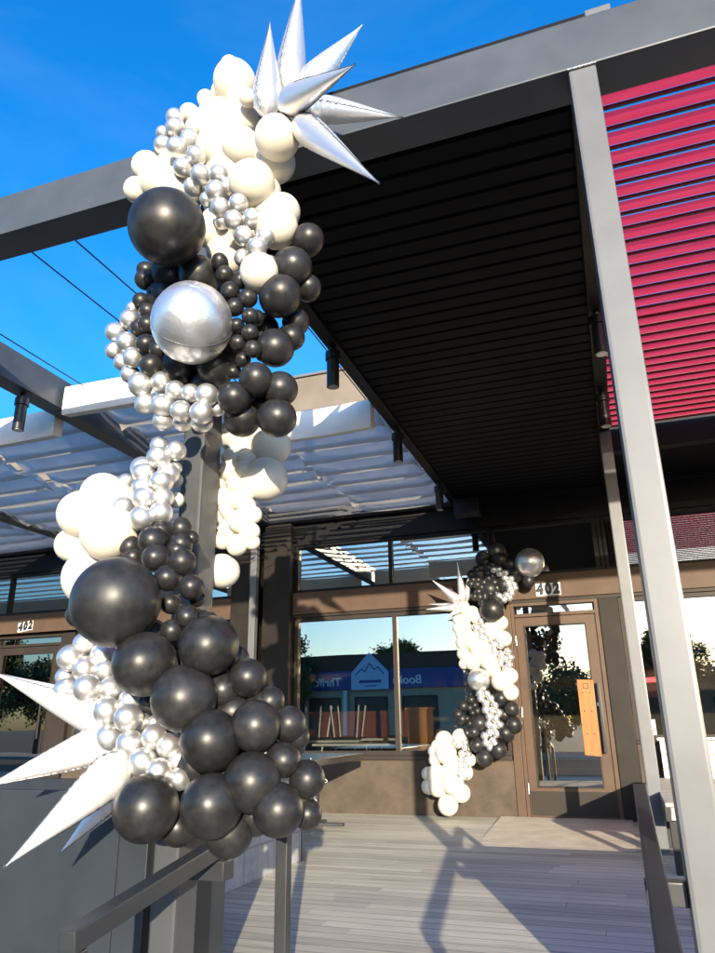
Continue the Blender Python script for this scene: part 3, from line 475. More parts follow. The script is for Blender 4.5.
# small notice in the side window
nb = obj('notice', box(.20, .30, F+.045, F+.048, .78, .93), 'paper', B); obj('red_mark', box(.225, .275, F+.0435, F+.0445, .80, .84), mat('notice_red', (.6, .05, .03)), nb)
# the room behind the glass
part('room_floor', box(-9.4, 5.1, F+.21, 14.5, -.1, .0), 'intfloor')
part('room_wall', box(-9.4, 5.1, 14.5, 14.7, -.1, 3.3), 'interior')
part('room_wall', box(-9.6, -9.41, F+.21, 14.7, -.1, 3.3), 'interior')
part('room_wall', box(5.11, 5.3, F+.21, 14.7, -.1, 3.3), 'interior')
part('room_ceiling', box(-9.4, 5.1, F+.26, 14.5, 3.2, 3.3), 'ceiling')
part('flat_roof', box(-9.6, 5.3, F+.31, 14.9, 3.41, 3.6), 'pave')

# ================================================================== THE PERGOLA
P = thing('steel_pergola', 'grey steel pergola with a black slatted roof over the entrance and red louvers beside it', 'pergola')
ZB, ZT = 3.35, 3.60
def pp_(name, bm, m='steel', **k): return obj(name, bm, m, P, **k)
pp_('beam', box(-9.0, 5.0, 2.28, 2.46, ZB, ZT), 'charcoal', bevel=.008)
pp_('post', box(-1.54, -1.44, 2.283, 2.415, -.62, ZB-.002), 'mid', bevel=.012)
pp_('post', box(.107, .212, 2.283, 2.415, -.62, ZB-.002), bevel=.012)
pp_('post', box(.105, .205, 6.20, 6.30, -.03, ZB-.002), bevel=.010)
pp_('base_plate', box(.06, .25, 6.155, 6.345, -.001, .012), bevel=.003)
for xx in (-1.49, .16): pp_('weld_plate', box(xx-.054, xx+.054, 2.279, 2.4, ZB-.004, ZB+.001), 'steel')
pp_('side_beam', box(-1.595, -1.505, 2.463, 7.86, ZB, 3.462), 'black', bevel=.006)
pp_('side_beam', box(.105, .20, 2.463, 7.86, ZB, ZT), 'black', bevel=.006)
pp_('side_beam', box(-4.10, -3.94, 2.463, 7.86, ZB, ZT), 'charcoal', bevel=.006)
pp_('side_beam', box(-6.95, -6.8, 2.463, 7.86, ZB, ZT), 'steel_dark', bevel=.006)
pp_('side_beam', box(4.2, 4.32, 2.463, 7.86, ZB, ZT), 'black', bevel=.006)
pp_('rear_beam', box(-9.0, -1.60, 7.865, 8.015, ZB+.0, ZB+.16), 'steel_dark', bevel=.006)
pp_('rear_beam', box(-1.595, 5.0, 7.865, 8.015, ZB+.0, ZT), 'black', bevel=.006)
pp_('cross_beam', box(.203, 4.195, 6.76, 6.88, ZB-.005, ZT), 'black', bevel=.006)
for xx in (-1.49, .16):
    bm = bmesh.new(); x = xx-.053
    while x < xx+.053:
        bmesh.ops.create_uvsphere(bm, u_segments=8, v_segments=6, radius=rnd.uniform(.0035, .0055), matrix=Matrix.Translation((x, 2.2785, ZB-.003+rnd.uniform(-.001, .001)))); x += .0045
    pp_('weld_bead', bm, 'chrome', smooth=True)
# black louvers, shut
bm = bmesh.new(); y = 2.50; pitch = .122
while y < 7.80:
    q = [(y+.002, 3.392), (y+.014, 3.374), (y+pitch-.016, 3.372), (y+pitch-.006, 3.384), (y+pitch+.004, 3.390), (y+pitch+.004, 3.41), (y+.002, 3.415)]
    a = [bm.verts.new((-1.50, yy, zz)) for yy, zz in q]; b = [bm.verts.new((.1045, yy, zz)) for yy, zz in q]
    for i in range(len(q)): bm.faces.new((a[i], b[i], b[(i+1) % len(q)], a[(i+1) % len(q)]))
    bm.faces.new(a); bm.faces.new(b[::-1])
    y += pitch
pp_('black_louver_panel', bm, 'ceiling')
pp_('roof_sheet', box(-1.503, .1049, 2.465, 7.86, 3.425, 3.445), 'ceiling')
pp_('roof_sheet', box(.203, 4.195, 6.885, 7.86, 3.40, 3.43), 'ceiling')
pp_('gap_light_cover', box(.06, .202, 2.466, 7.86, ZT+.001, ZT+.008), 'black')  # added cover that blocks sky light in the gap by the side beam
bm = box(-1.50, .20, 2.30, 2.34, ZT+.001, ZT+.038)
pp_('roof_edge', bm, 'black'); pp_('roof_edge_cap', box(.202, .30, 2.295, 2.36, ZT+.001, ZT+.045), 'steel', bevel=.004)
# red louvers: translucent red blades, each with an added strip along its far edge, coloured as its shaded underside, and an open slot after it
bm = bmesh.new(); b2 = bmesh.new(); y = 2.66; zl = 3.58
while y < 6.66:
    e_ = 0 if y < 3.6 else .018                     # blades sit closer together towards the building
    q = [(y-e_, zl-.003), (y+.03, zl-.004), (y+.06, zl-.002), (y+.090, zl)]
    a = [bm.verts.new((.206, yy, zz)) for yy, zz in q]; b = [bm.verts.new((4.19, yy, zz)) for yy, zz in q]
    for i in range(3): bm.faces.new((a[i], b[i], b[i+1], a[i+1]))
    box(.206, 4.19, y+.0905, y+.104, zl-.018, zl-.002, b2)
    y += .131
rl = pp_('red_louver_panel', bm, 'red')
obj('louver_shade_strip', b2, 'maroon', rl)

# spotlights that hang from the roof beams
def spot(x, y, label, z=ZB, proto=[None]):
    t = thing('spotlight', label, 'spotlight', 'black spotlights under the pergola')
    t.location = (x, y, z)
    if proto[0] is None:
        b1 = tube((0, 0, -.30), (0, 0, -.07), .042, 20); bmesh.ops.recalc_face_normals(b1, faces=list(b1.faces))
        A = [obj('lamp_body', b1, 'rubber', t, smooth=True), obj('collar', tube((0, 0, -.10), (0, 0, -.045), .052, 20), 'rubber', t, smooth=True), obj('stem', tube((0, 0, -.05), (0, 0, -.001), .022, 14), 'rubber', t, smooth=True),
             obj('lens', tube((0, 0, -.304), (0, 0, -.3005), .034, 20), 'chrome', t)]
        proto[0] = A
    else:
        for a in proto[0]:
            c = a.copy(); COL.objects.link(c); c.parent = t
for x, y, l in ((-1.55, 3.98, 'black cylinder spotlight nearest the garland on the black roof edge'), (-1.55, 5.52, 'black cylinder spotlight in the middle of the black roof edge'), (-1.55, 7.08, 'black cylinder spotlight farthest back on the black roof edge'),
                (-4.02, 3.80, 'black cylinder spotlight under the side beam left of the garland'), (.152, 4.15, 'black cylinder spotlight on the beam beside the red louvers, nearer one'), (.152, 5.35, 'black cylinder spotlight on the beam beside the red louvers, farther one')):
    spot(x, y, l)
sp = thing('speaker', 'black box speaker fixed under the rear beam above the window', 'speaker')
obj('cabinet', box(-1.52, -1.24, 7.66, 7.84, 3.14, 3.335), 'rubber', sp, bevel=.01); obj('bracket', box(-1.42, -1.34, 7.72, 7.78, 3.336, 3.349), 'black', sp)

# cables that carry the shades
for x, y1, l in ((-2.78, 5.0, 'thin steel cable crossing the sky left of the garland, lower of two'), (-2.485, 5.0, 'thin steel cable crossing the sky left of the garland, upper of two'), (-3.62, 4.0, 'thin steel cable running along the grey side beam'), (-1.66, 5.05, 'thin steel cable beside the black roof edge, right of the garland')):
    tag(obj('cable', tube((x, 2.461, 3.43), (x, y1, 3.43), .0045, 8), 'wire'), l, 'cable', 'cables between beam and shades')

# ================================================================== SHADES: folded cloth on battens
def shade(x0, x1, y0, y1, label, pitch=.33, z=3.42):
    t = thing('shade_sail', label, 'sunshade', 'grey retractable cloth shades')
    bm = bmesh.new(); nx = 26; rows = []
    n = max(1, int((y1-y0)/pitch)); pt = (y1-y0)/n; rr = random.Random(int(x0*100))
    for k in range(n):
        sag = .040+rr.uniform(-.010, .012); mid = rr.uniform(.0, .022); sk = rr.uniform(-.4, .4); m_ = 10; jit = [rr.uniform(-.0012, .0012) for _ in range(nx+1)]; ph = rr.uniform(0, 6)
        for j in range(m_+1):
            q = j/m_
            # a flat pleat that slopes down from one batten and hangs a short lip over the next
            zz = -sag*q**1.15-.006*math.sin(math.pi*q)
            yy = y0+k*pt+q*(pt+.03)
            if j == m_: zz -= .020; yy -= .003
            row = []
            for i in range(nx+1):
                fx = i/nx; edge = abs(fx-.5)*2
                wob = (.003*math.sin(fx*5+ph)+jit[i])*q
                fl = .05*max(0, edge-.9)/.1*q*math.sin(q*5+ph)         # loose curling edges
                row.append(bm.verts.new((x0+(x1-x0)*fx, yy+wob, z+zz+wob*.6-fl-mid*math.sin(math.pi*min(1, max(0, fx+sk*fx*(1-fx))))*q)))
            rows.append((k, row))
    for (k0, r0), (k1, r1) in zip(rows, rows[1:]):
        if k0 != k1: continue
        for i in range(nx): bm.faces.new((r0[i], r0[i+1], r1[i+1], r1[i]))
    o = obj('cloth', bm, 'cloth', t, smooth=True)
    bm = bmesh.new()
    for k in range(1, n): box(x0+.01, x1-.01, y0+k*pt-.008, y0+k*pt+.008, z+.012, z+.028, bm)
    obj('batten', bm, 'steel_dark', t)
    # front roll: stiff white canvas valance
    bm = bmesh.new(); nx2 = 24; prof = [(0, .02), (-.004, .01), (-.008, -.11), (-.006, -.214), (.0, -.225), (.012, -.222), (.095, -.205), (.10, -.05), (.09, .02)]; rr_ = []
    for i in range(nx2+1):
        fx = i/nx2; dz = -.010*math.sin(math.pi*fx); dy = .003*math.sin(fx*7+x0)
        rr_.append([bm.verts.new((x0+(x1-x0)*fx, y0-.03+a+dy, z-.03+b+dz)) for a, b in prof])
    for a, b in zip(rr_, rr_[1:]):
        for i in range(len(prof)): bm.faces.new((a[i], a[(i+1) % len(prof)], b[(i+1) % len(prof)], b[i]))
    bm.faces.new(rr_[0]); bm.faces.new(rr_[-1][::-1])
    obj('valance', bm, 'valance', t, smooth=True)
    return t
shade(-2.68, -1.61, 5.0, 7.84, 'grey cloth shade with white front edge beside the black roof')
shade(-3.90, -2.72, 4.12, 7.84, 'grey cloth shade with white front edge behind the balloon post', z=3.53)
shade(-5.38, -4.12, 4.28, 7.84, 'grey cloth shade left of the grey side beam with spotlight', z=3.45)
shade(-6.78, -5.42, 4.28, 7.84, 'grey cloth shade at the left, second bay from the side beam')
shade(-12.5, -6.98, 4.6, 7.84, 'grey cloth shade at the far left beyond the dark side beam')

# ================================================================== LOW THINGS ROUND THE DECK
pl = thing('steel_planter', 'slate grey steel planter wall behind the white foil spikes', 'planter')
obj('front_panel', box(-6.0, -1.575, 2.30, 2.33, -.62, .715), 'panel', pl, bevel=.004)
for xx in (-1.72, -3.2, -4.6): obj('seam_strip', box(xx, xx+.03, 2.294, 2.299, -.62, .70), 'panel', pl)
obj('side_panel', box(-1.605, -1.577, 2.335, 2.85, -.62, .715), 'panel', pl); obj('rear_panel', box(-6.0, -1.61, 2.82, 2.85, -.62, .715), 'panel', pl); obj('soil', box(-5.99, -1.61, 2.335, 2.815, .55, .62), 'bark', pl)
pr_ = thing('steel_planter', 'slate grey steel planter wall right of the right hand post', 'planter')
obj('front_panel', box(.225, 5.0, 2.34, 2.37, -.62, .63), 'panel', pr_, bevel=.004); obj('side_panel', box(.225, .255, 2.375, 2.60, -.62, .63), 'panel', pr_); obj('rear_panel', box(.26, 5.0, 2.57, 2.60, -.62, .63), 'panel', pr_); obj('soil', box(.26, 4.99, 2.375, 2.565, .52, .58), 'bark', pr_)

def handrail(name, label, x, pts, posts, brackets):
    t = thing(name, label, 'handrail', 'grey steel handrails along the ramp')
    (y0, z0), (y1, z1) = pts
    obj('rail', bar((x, y0, z0), (x, y1, z1), .05, .05), 'rail', t, bevel=.005)
    for (yy, zt, zb) in posts: obj('rail_post', box(x-.024, x+.024, yy-.024, yy+.024, zb, zt), 'rail', t, bevel=.004)
    for bb in brackets: obj('bracket', box(*bb), 'rail', t, bevel=.004)
handrail('handrail', 'grey steel handrail under the black balloons at lower left', -1.30, ((1.60, .452), (2.86, .640)), ((1.628, .43, -.155), (2.80, .605, -.03)), ((-1.438, -1.275, 2.29, 2.36, .455, .515), (-1.325, -1.275, 2.292, 2.358, .516, .545)))
handrail('handrail', 'grey steel handrail beside the right hand post', .03, ((1.2, .422), (3.28, .665)), ((1.25, .40, -.195), (3.235, .632, .0)), ((.0, .106, 2.32, 2.38, .455, .515),))

bw = thing('block_wall', 'low grey concrete block wall on the deck behind the thin rail post', 'wall')
obj('masonry', box(-2.75, -2.315, 2.87, 5.28, -.03, .56), 'block', bw, bevel=.006)
obj('coping', box(-2.78, -2.29, 2.87, 5.31, .563, .61), 'pave', bw, bevel=.006)
obj('end_trim', box(-2.76, -2.305, 5.285, 5.33, -.03, .555), 'steel', bw, bevel=.004)

tb = thing('patio_table', 'dark stone topped patio table on a pedestal under the left window', 'table')
obj('tabletop', box(-3.5, -2.56, 5.75, 7.42, .585, .645), 'tabletop', tb, bevel=.004)
for yy in (6.1, 7.05): 
    obj('leg', tube((-2.95, yy, .03), (-2.95, yy, .585), .035, 16), 'steel_dark', tb, smooth=True)
    bm = box(-3.25, -2.65, yy-.03, yy+.03, .004, .03); box(-2.98, -2.92, yy-.25, yy-.031, .004, .028, bm); box(-2.98, -2.92, yy+.031, yy+.25, .004, .028, bm)
    obj('foot', bm, 'steel_dark', tb)

bn = thing('bench', 'long slatted bench with dark sides behind the right hand post', 'bench')
bm = bmesh.new(); y = 5.40
while y < 7.55:
    box(.19, .80, y, y+.085, .395, .42, bm); y += .097
obj('seat', bm, 'bench_wood', bn)
obj('side_rail', box(.185, .215, 5.41, 7.60, .31, .392), 'rubber', bn); obj('side_rail', box(.775, .805, 5.41, 7.60, .31, .392), 'rubber', bn)
obj('front_edge', box(.22, .77, 5.41, 5.44, .32, .392), 'bench_wood', bn)
for xx in (.20, .72):
    for yy in (5.42, 6.5, 7.5): obj('leg', box(xx, xx+.06, yy, yy+.06, .0, .31), 'rubber', bn, bevel=.004)
obj('crossbar', box(.265, .715, 5.43, 5.47, .12, .16), 'rubber', bn)
ww = thing('board_wall', 'low white boarded wall under the right hand windows', 'wall')
bm = bmesh.new()
for k in range(6): box(.30, 5.0, 7.72, 7.745, .02+k*.12, .02+k*.12+.115, bm)
obj('boards', bm, 'white_board', ww, bevel=.003); obj('capping', box(.28, 5.0, 7.70, 7.80, .742, .765), 'white_board', ww, bevel=.003)
obj('frame', box(.32, 5.0, 7.75, 7.79, .0, .738), 'rubber', ww)

# ================================================================== INSIDE THE DINING ROOM
def dining_table(x, y, w_, d_, h_, label):
    t = thing('dining_table', label, 'table', 'white tables inside the window')
    obj('tabletop', box(x-w_/2, x+w_/2, y-d_/2, y+d_/2, h_-.03, h_), 'laminate', t, bevel=.004)
    for a, b in ((-1, -1), (1, -1), (1, 1), (-1, 1)): obj('leg', tube((x+a*(w_/2-.06), y+b*(d_/2-.06), 0), (x+a*(w_/2-.1), y+b*(d_/2-.1), h_-.032), .014, 10), 'chrome', t, smooth=True)
dining_table(-3.05, 9.15, 1.35, .7, .70, 'white dining table close behind the left window glass')
dining_table(-2.75, 10.1, 1.3, .7, .74, 'white dining table farther back behind the left window glass')
bo = thing('booth_seat', 'brown red vinyl booth seat inside the left window', 'booth')
obj('backrest', box(-5.0, -3.0, 11.0, 11.15, .45, 1.12), 'booth', bo, bevel=.03); obj('seat', box(-5.0, -3.0, 10.45, 10.99, .12, .47), 'booth', bo, bevel=.03); obj('plinth', box(-4.95, -3.05, 10.5, 11.1, 0, .118), 'rubber', bo)
def chair_up(x, y, z, rz, label, proto=[None]):
    t = thing('chair', label, 'chair', 'chairs turned upside down on the tables'); t.location = (x, y, z); t.rotation_euler = (0, 0, rz)
    if proto[0] is None:
        A = [obj('seat', box(-.2, .2, -.2, .2, 0, .03), 'rubber', t, bevel=.008)]
        for a, b in ((-1, -1), (1, -1), (1, 1), (-1, 1)): A.append(obj('leg', tube((a*.16, b*.16, .031), (a*.21, b*.21, .46), .012, 8), 'laminate', t, smooth=True))
        A.append(obj('backrest', box(-.19, .19, .205, .225, -.38, .02), 'rubber', t, bevel=.006)); proto[0] = A
    else:
        for a in proto[0]:
            c = a.copy(); COL.objects.link(c); c.parent = t
table2 = dining_table(-4.0, 10.0, 1.2, .7, .72, 'white dining table with upturned chairs behind the left window')
for k, (x, l) in enumerate(((-4.3, 'upturned chair with pale legs, left one on the table'), (-3.75, 'upturned chair with pale legs, right one on the table'))): chair_up(x, 10.2, .721, R(180+6*k), l)
def oak_stand(x, y, z1, label, w_=.21):
    t = thing('wooden_stand', label, 'host stand', 'orange wood stands inside the window')
    obj('body', box(x-w_/2, x+w_/2, y-.02, y+.3, .02, z1-.03), 'honey', t, bevel=.004); obj('top', box(x-w_/2-.02, x+w_/2+.02, y-.04, y+.32, z1-.028, z1), 'honey', t, bevel=.004); obj('plinth', box(x-w_/2+.01, x+w_/2-.01, y, y+.28, 0, .019), 'rubber', t)
oak_stand(-2.24, 8.40, 1.10, 'tall orange wood stand just behind the window mullion', .23)
oak_stand(-1.75, 8.55, .90, 'short orange wood stand behind the balloons in the window', .42)

# ================================================================== ACROSS THE STREET (seen mirrored in the glass)
def leaf_mesh(rx, ry, rz, n, seed, m):
    rr = random.Random(seed); bm = bmesh.new(); cl = []
    for k in range(26):
        th, z_ = rr.uniform(0, 6.283), rr.uniform(-.9, 1); q = math.sqrt(max(0, 1-z_*z_))*rr.uniform(.35, .95)
        cl.append((Vector((rx*q*math.cos(th), ry*q*math.sin(th), rz*z_*rr.uniform(.5, .95))), rr.uniform(.22, .42)))
    for k in range(n):
        c, s = cl[k % 26]; p = c+Vector((rr.gauss(0, 1)*rx, rr.gauss(0, 1)*ry, rr.gauss(0, 1)*rz))*s*.42
        a = Vector((rr.uniform(-1, 1), rr.uniform(-1, 1), rr.uniform(-1, 1))).normalized(); b = a.orthogonal().normalized(); L = rr.uniform(.07, .14)
        vs = [bm.verts.new(p+d) for d in (a*L, b*L*.45, -a*L, -b*L*.45)]; bm.faces.new(vs)
    me = bpy.data.meshes.new('crown'); bm.to_mesh(me); bm.free(); me.materials.append(M[m]); return me
LM = [leaf_mesh(1.6, 1.6, 1.9, 9000, 3, 'leaf'), leaf_mesh(1.9, 1.7, 1.5, 9000, 5, 'leaf2')]
def tree(x, y, h, s, k, label):
    t = thing('street_tree', label, 'tree', 'trees across the street'); t.location = (x, y, -.6)
    bm = tube((0, 0, 0), (.08, .05, h*.55), .17*s, 12, None, .11*s)
    rr = random.Random(k+int(x*10))
    for j in range(6):
        a = j*1.05+rr.random(); tube((.07, .04, h*(.42+.02*j)), (.9*s*math.cos(a), .9*s*math.sin(a), h*.62+rr.random()*s), .06*s, 8, bm, .02*s)
    obj('trunk', bm, 'bark', t, smooth=True)
    c = bpy.data.objects.new('crown', LM[k % 2]); COL.objects.link(c); c.parent = t; c.location = (.05, 0, h-1.5*s); c.scale = (s, s, s); c.rotation_euler = (0, 0, x)
for x, y, h, s, k, l in ((-17.2, -20.5, 5.6, 1.0, 0, 'leafy tree across the street mirrored at the left edge of the window'), (-13.2, -29, 6.6, .9, 1, 'tree standing behind the shop roof across the street'), (-3.6, -20.5, 4.9, 1.1, 0, 'dark tree across the street mirrored left in the door glass'),
                         (-1.9, -24, 4.1, .95, 1, 'lower tree across the street mirrored in the door glass'), (1.6, -24, 5.2, 1.0, 0, 'tree beside the brick shop across the street'), (-6.2, -27, 5.0, 1.2, 1, 'broad tree between the shops across the street'), (4.2, -30, 5.6, 1.2, 0, 'tree behind the brick shop across the street'), (-33.5, -20.5, 5.6, 1.2, 1, 'tree far left across the street mirrored in the left door'), (-37.5, -21, 6.4, 1.3, 0, 'tall tree farthest left across the street'), (-22.5, -22, 6.2, 1.3, 1, 'broad tree left of the shop with the blue sign')):
    tree(x, y, h, s, k, l)
sh = thing('shop_building', 'low shop with brown roof and blue sign band across the street', 'building')
obj('wall', box(-19, -7.6, -30, -22.0, -.6, 2.7), 'shop_wall', sh); obj('roof', box(-19.3, -7.3, -30.3, -21.8, 3.72, 4.55), 'roof_brown', sh); obj('sign_band', box(-19, -7.6, -30, -21.85, 2.703, 3.717), 'blue', sh)
g = obj('gable_sign', polyprism([(-13.75, 2.66), (-11.6, 2.66), (-11.6, 3.55), (-12.68, 4.62), (-13.75, 3.55)], -21.79, -21.7), 'pale_blue', sh)
bm = bmesh.new(); zz = [(-13.5, 3.45), (-13.15, 3.75), (-12.95, 3.6), (-12.68, 4.05), (-12.4, 3.7), (-12.2, 3.85), (-11.85, 3.45)]
for (xa, za), (xb, zb) in zip(zz, zz[1:]): bar((xa, -21.69, za), (xb, -21.69, zb), .012, .055, bm)
obj('mountain_line', bm, 'blue', g)
bm = bmesh.new(); box(-13.3, -12.0, -21.698, -21.69, 3.02, 3.16, bm); box(-13.0, -12.3, -21.698, -21.69, 2.82, 2.88, bm)
obj('emblem_bar', bm, 'blue', g)
text_mesh('lettering', 'Thrift', .62, (-15.1, -21.84, 3.1), (R(90), 0, R(180)), 'paper', sh, .01, 1.05, .1, .01)
text_mesh('lettering', 'Books', .60, (-10.6, -21.84, 3.1), (R(90), 0, R(180)), 'paper', sh, .01, 1.05, .1, .01)
for x in (-17.6, -15.4, -12.7, -10.0): 
    wdw = obj('shop_window', frame(x-.95, x+.95, -.2, 2.3, -22.0, -21.93, .07), 'bronze_dark', sh); obj('pane', box(x-.88, x+.88, -21.97, -21.965, -.13, 2.23), 'rubber', wdw)
obj('column', box(-14.2, -14.0, -21.84, -21.7, -.5, 2.66), 'white_board', sh)
bk = thing('shop_building', 'low brown brick shop with a small red lit sign across the street', 'building')
obj('wall', box(.2, 12, -30, -22.5, -.6, 2.6), 'brick', bk); obj('roof', box(.0, 12.2, -30.2, -22.3, 2.603, 2.85), 'roof_brown', bk)
obj('lit_sign', box(.7, 2.2, -22.29, -22.2, 2.62, 2.84), 'neon', bk)
for x in (2.2, 5.0, 8.0): obj('shop_window', box(x-.9, x+.9, -22.49, -22.42, .1, 1.9), 'rubber', bk)

# ================================================================== BALLOONS
def balloon_mesh(name, m, seg=40, rings=26):
    """unit latex balloon: round crown at +Z, drawn to a knot at -Z"""
    bm = bmesh.new(); prof = []
    for j in range(rings+1):
        th = math.pi*j/rings; z = math.cos(th); r = math.sin(th)
        if z < 0: z *= 1.16; r *= 1-.15*(z*z)
        prof.append((r, z))
    prof[-1] = (.05, -1.16)
    prof += [(.035, -1.21), (.085, -1.27), (.03, -1.285)]
    top = bm.verts.new((0, 0, prof[0][1])); last = None
    for r, z in prof[1:]:
        ring = [bm.verts.new((r*math.cos(2*math.pi*i/seg), r*math.sin(2*math.pi*i/seg), z)) for i in range(seg)]
        for i in range(seg):
            if last is None: bm.faces.new((top, ring[i], ring[(i+1) % seg]))
            else: bm.faces.new((last[i], ring[i], ring[(i+1) % seg], last[(i+1) % seg]))
        last = ring
    bm.faces.new(last)
    bmesh.ops.recalc_face_normals(bm, faces=list(bm.faces))
    me = bpy.data.meshes.new(name); bm.to_mesh(me); bm.free(); me.materials.append(M[m])
    for p in me.polygons: p.use_smooth = True
    return me
BM = {'white': balloon_mesh('white_balloon', 'white_latex'), 'black': balloon_mesh('black_balloon', 'black_latex'), 'silver': balloon_mesh('silver_balloon', 'silver_latex')}
BMs = {'white': balloon_mesh('white_balloon', 'white_latex', 18, 12), 'black': balloon_mesh('black_balloon', 'black_latex', 18, 12), 'silver': balloon_mesh('silver_balloon', 'silver_latex', 18, 12)}
def fill(root, kind, L, axis, meshes):
    for x, y, z, r in L:
        o = bpy.data.objects.new(kind+'_balloon', meshes[kind]); COL.objects.link(o); o.parent = root
        o.location = (x, y, z); e = rnd.uniform(.97, 1.03); o.scale = (r*e, r*e, r*rnd.uniform(.97, 1.10)) if r < .13 else (r, r, r*.94)
        c = Vector((x, y, z)); d = (c-Vector(axis(x, y, z))); d += Vector((rnd.uniform(-1, 1), rnd.uniform(-1, 1), rnd.uniform(-1, 1)))*d.length*(.5 if rnd.random() < .88 else 2.2)
        q = d.normalized().to_track_quat('Z', 'Y'); o.rotation_mode = 'QUATERNION'; o.rotation_quaternion = q @ Quaternion((0, 0, 1), rnd.uniform(0, 6.28))
def orb(root, x, y, z, r, label):
    bm = bmesh.new(); bmesh.ops.create_uvsphere(bm, u_segments=64, v_segments=40, radius=1.0)
    rr = random.Random(7)
    for v in bm.verts:                       # panel puckers along the meridian seams
        a = math.atan2(v.co.y, v.co.x); lat = abs(v.co.z)
        k = 1-.012*abs(math.cos(2*a))**8+.006*math.sin(a*24)*max(0, lat-.55)
        v.co *= k
    o = obj('silver_orb', bm, 'foil_orb', root, smooth=True); o['label'] = label
    o.location = (x, y, z); o.scale = (r, r, r*1.03); o.rotation_euler = (R(62), R(18), R(25))
    bm = bmesh.new(); n = 96
    a_ = [[bm.verts.new(((1.0+h)*math.cos(2*math.pi*i/n), (1.0+h)*math.sin(2*math.pi*i/n), zz)) for i in range(n)] for h, zz in ((-.02, -.006), (.006, -.003), (.006, .003), (-.02, .006))]
    for j in range(3):
        for i in range(n): bm.faces.new((a_[j][i], a_[j][(i+1) % n], a_[j+1][(i+1) % n], a_[j+1][i]))
    obj('seam', bm, 'seam', o, smooth=True)
def spike(parent, p0, p1, w_, m, seed):
    """foil cone: two sheets sealed along both edges, puckered where it is widest"""
    rr = random.Random(seed); p0, p1 = Vector(p0), Vector(p1); d = p1-p0; L = d.length; q = d.to_track_quat('Z', 'Y') @ Quaternion((0, 0, 1), rr.uniform(0, 3.1))
    bm = bmesh.new(); nj, n = 90, 40; last = None; ph = rr.uniform(0, 6)
    for j in range(nj+1):
        t = j/nj
        if t < .22: r = math.sin(math.pi/2*t/.22)**.62
        else: r = (1-((t-.22)/.78))**1.02*(1+.35*((t-.22)/.78)*(1-(t-.22)/.78))
        r = max(r, .02)*w_
        ring = []
        for i in range(n):
            a = 2*math.pi*i/n; seam = abs(math.cos(a))**10
            sw = abs(math.cos(a))**4; pk = 1+.028*sw*(math.sin(t*80+ph)+.6*math.sin(t*131+2*ph))*math.exp(-((t-.2)/.25)**2)-.03*seam
            ring.append(bm.verts.new(p0+q@Vector((r*pk*math.cos(a)*1.03, r*pk*math.sin(a)*.95, L*t))))
        if last:
            for i in range(n): bm.faces.new((last[i], last[(i+1) % n], ring[(i+1) % n], ring[i]))
        else: bm.faces.new(ring[::-1])
        last = ring
    bm.faces.new(last)
    s = obj('spike', bm, m, parent, smooth=True)
    # sealed edge fin with a small flat tab past the tip
    return s
def seam_fins(parent, p0, p1, w_, seed):
    rr = random.Random(seed); p0, p1 = Vector(p0), Vector(p1); d = p1-p0; L = d.length; q = d.to_track_quat('Z', 'Y') @ Quaternion((0, 0, 1), rr.uniform(0, 3.1))
    bm = bmesh.new(); nj = 60
    for s in (-1, 1):
        last = None
        for j in range(3, nj+2):
            t = min(1.0, j/nj); 
            if t < .22: r = math.sin(math.pi/2*t/.22)**.62
            else: r = (1-((t-.22)/.78))**1.02*(1+.35*((t-.22)/.78)*(1-(t-.22)/.78))
            r = max(r, .02)*w_; tt = L*(j/nj)
            wv = .003*math.sin(j*1.9+seed)*math.exp(-((t-.25)/.3)**2)
            row = [bm.verts.new(p0+q@Vector((s*(r*.96), wv-.0009, tt))), bm.verts.new(p0+q@Vector((s*(r*1.02+.0025), wv-.0006, tt))), bm.verts.new(p0+q@Vector((s*(r*1.02+.0025), wv+.0006, tt))), bm.verts.new(p0+q@Vector((s*(r*.96), wv+.0009, tt)))]
            if last:
                for i in range(3): bm.faces.new((last[i], last[i+1], row[i+1], row[i]))
            last = row
    obj('seam', bm, 'seam', parent)
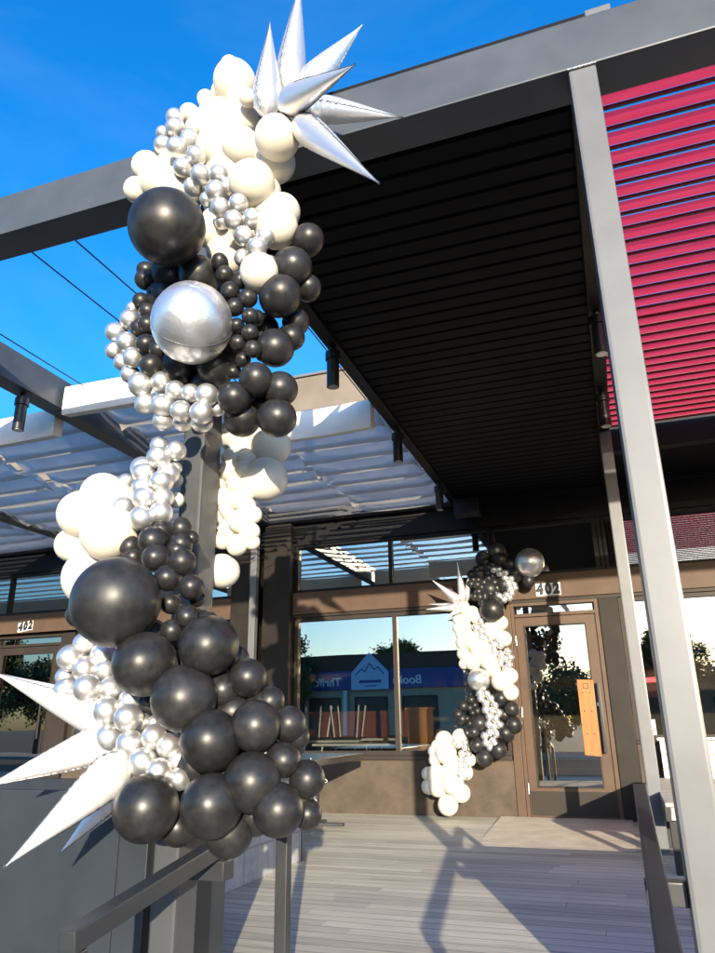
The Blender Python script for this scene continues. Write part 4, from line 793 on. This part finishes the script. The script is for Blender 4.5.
def starburst(root, L, m, label, fins=True):
    s = bpy.data.objects.new('starburst_balloon', None); COL.objects.link(s); s.parent = root; s['label'] = label
    for k, (a, b, w_) in enumerate(L):
        spike(s, a, b, w_, m, k*7+3)
    if fins:
        for k, (a, b, w_) in enumerate(L): seam_fins(s, a, b, w_, k*7+3)

G1 = thing('balloon_garland', 'tall white, black and silver balloon garland spiralling up the left grey post', 'balloon garland')
ax1 = lambda x, y, z: (-1.49+.15*(x+1.49), 2.5 if y < 2.35 else 2.35, z)
fill(G1, 'white', FRONT_WHITE, ax1, BM); fill(G1, 'silver', FRONT_SILVER, ax1, BM); fill(G1, 'black', FRONT_BLACK, ax1, BM)
for t in FRONT_ORB: orb(G1, *t, 'large mirror silver orb among small black balloons')
starburst(G1, FRONT_TOP_SPIKES, 'foil', 'silver foil starburst at the top of the garland')
starburst(G1, FRONT_LOW_SPIKES, 'foil_white', 'pearly white foil starburst low on the left')
# loose tying string at the right side
bm = bmesh.new(); rr = random.Random(3)
for k in range(5):
    p = Vector((-.94+rr.uniform(-.02, .02), 2.2, .755+rr.uniform(-.02, .02))); d = Vector((rr.uniform(.2, 1), rr.uniform(-.3, .3), rr.uniform(-.8, .8)))
    pts = []
    for j in range(9):
        pts.append(p.copy()); p += d*.011; d += Vector((rr.uniform(-.6, .3), rr.uniform(-.4, .4), rr.uniform(-.7, .7)))
    for a, b in zip(pts, pts[1:]): tube(a, b, .0011, 5, bm)
obj('string', bm, 'string', G1)

G2 = thing('balloon_garland', 'balloon garland on the wall beside the door under number 402', 'balloon garland')
ax2 = lambda x, y, z: (x, 8.0, z)
fill(G2, 'white', DOOR_WHITE, ax2, BMs); fill(G2, 'silver', DOOR_SILVER, ax2, BMs); fill(G2, 'black', DOOR_BLACK, ax2, BMs)
for t, l in zip(DOOR_ORB, ('mirror silver orb above the door number', 'silver orb halfway down the garland')): orb(G2, *t, l)
starburst(G2, DOOR_SPIKES, 'foil', 'silver foil starburst left of the black balloons', False)
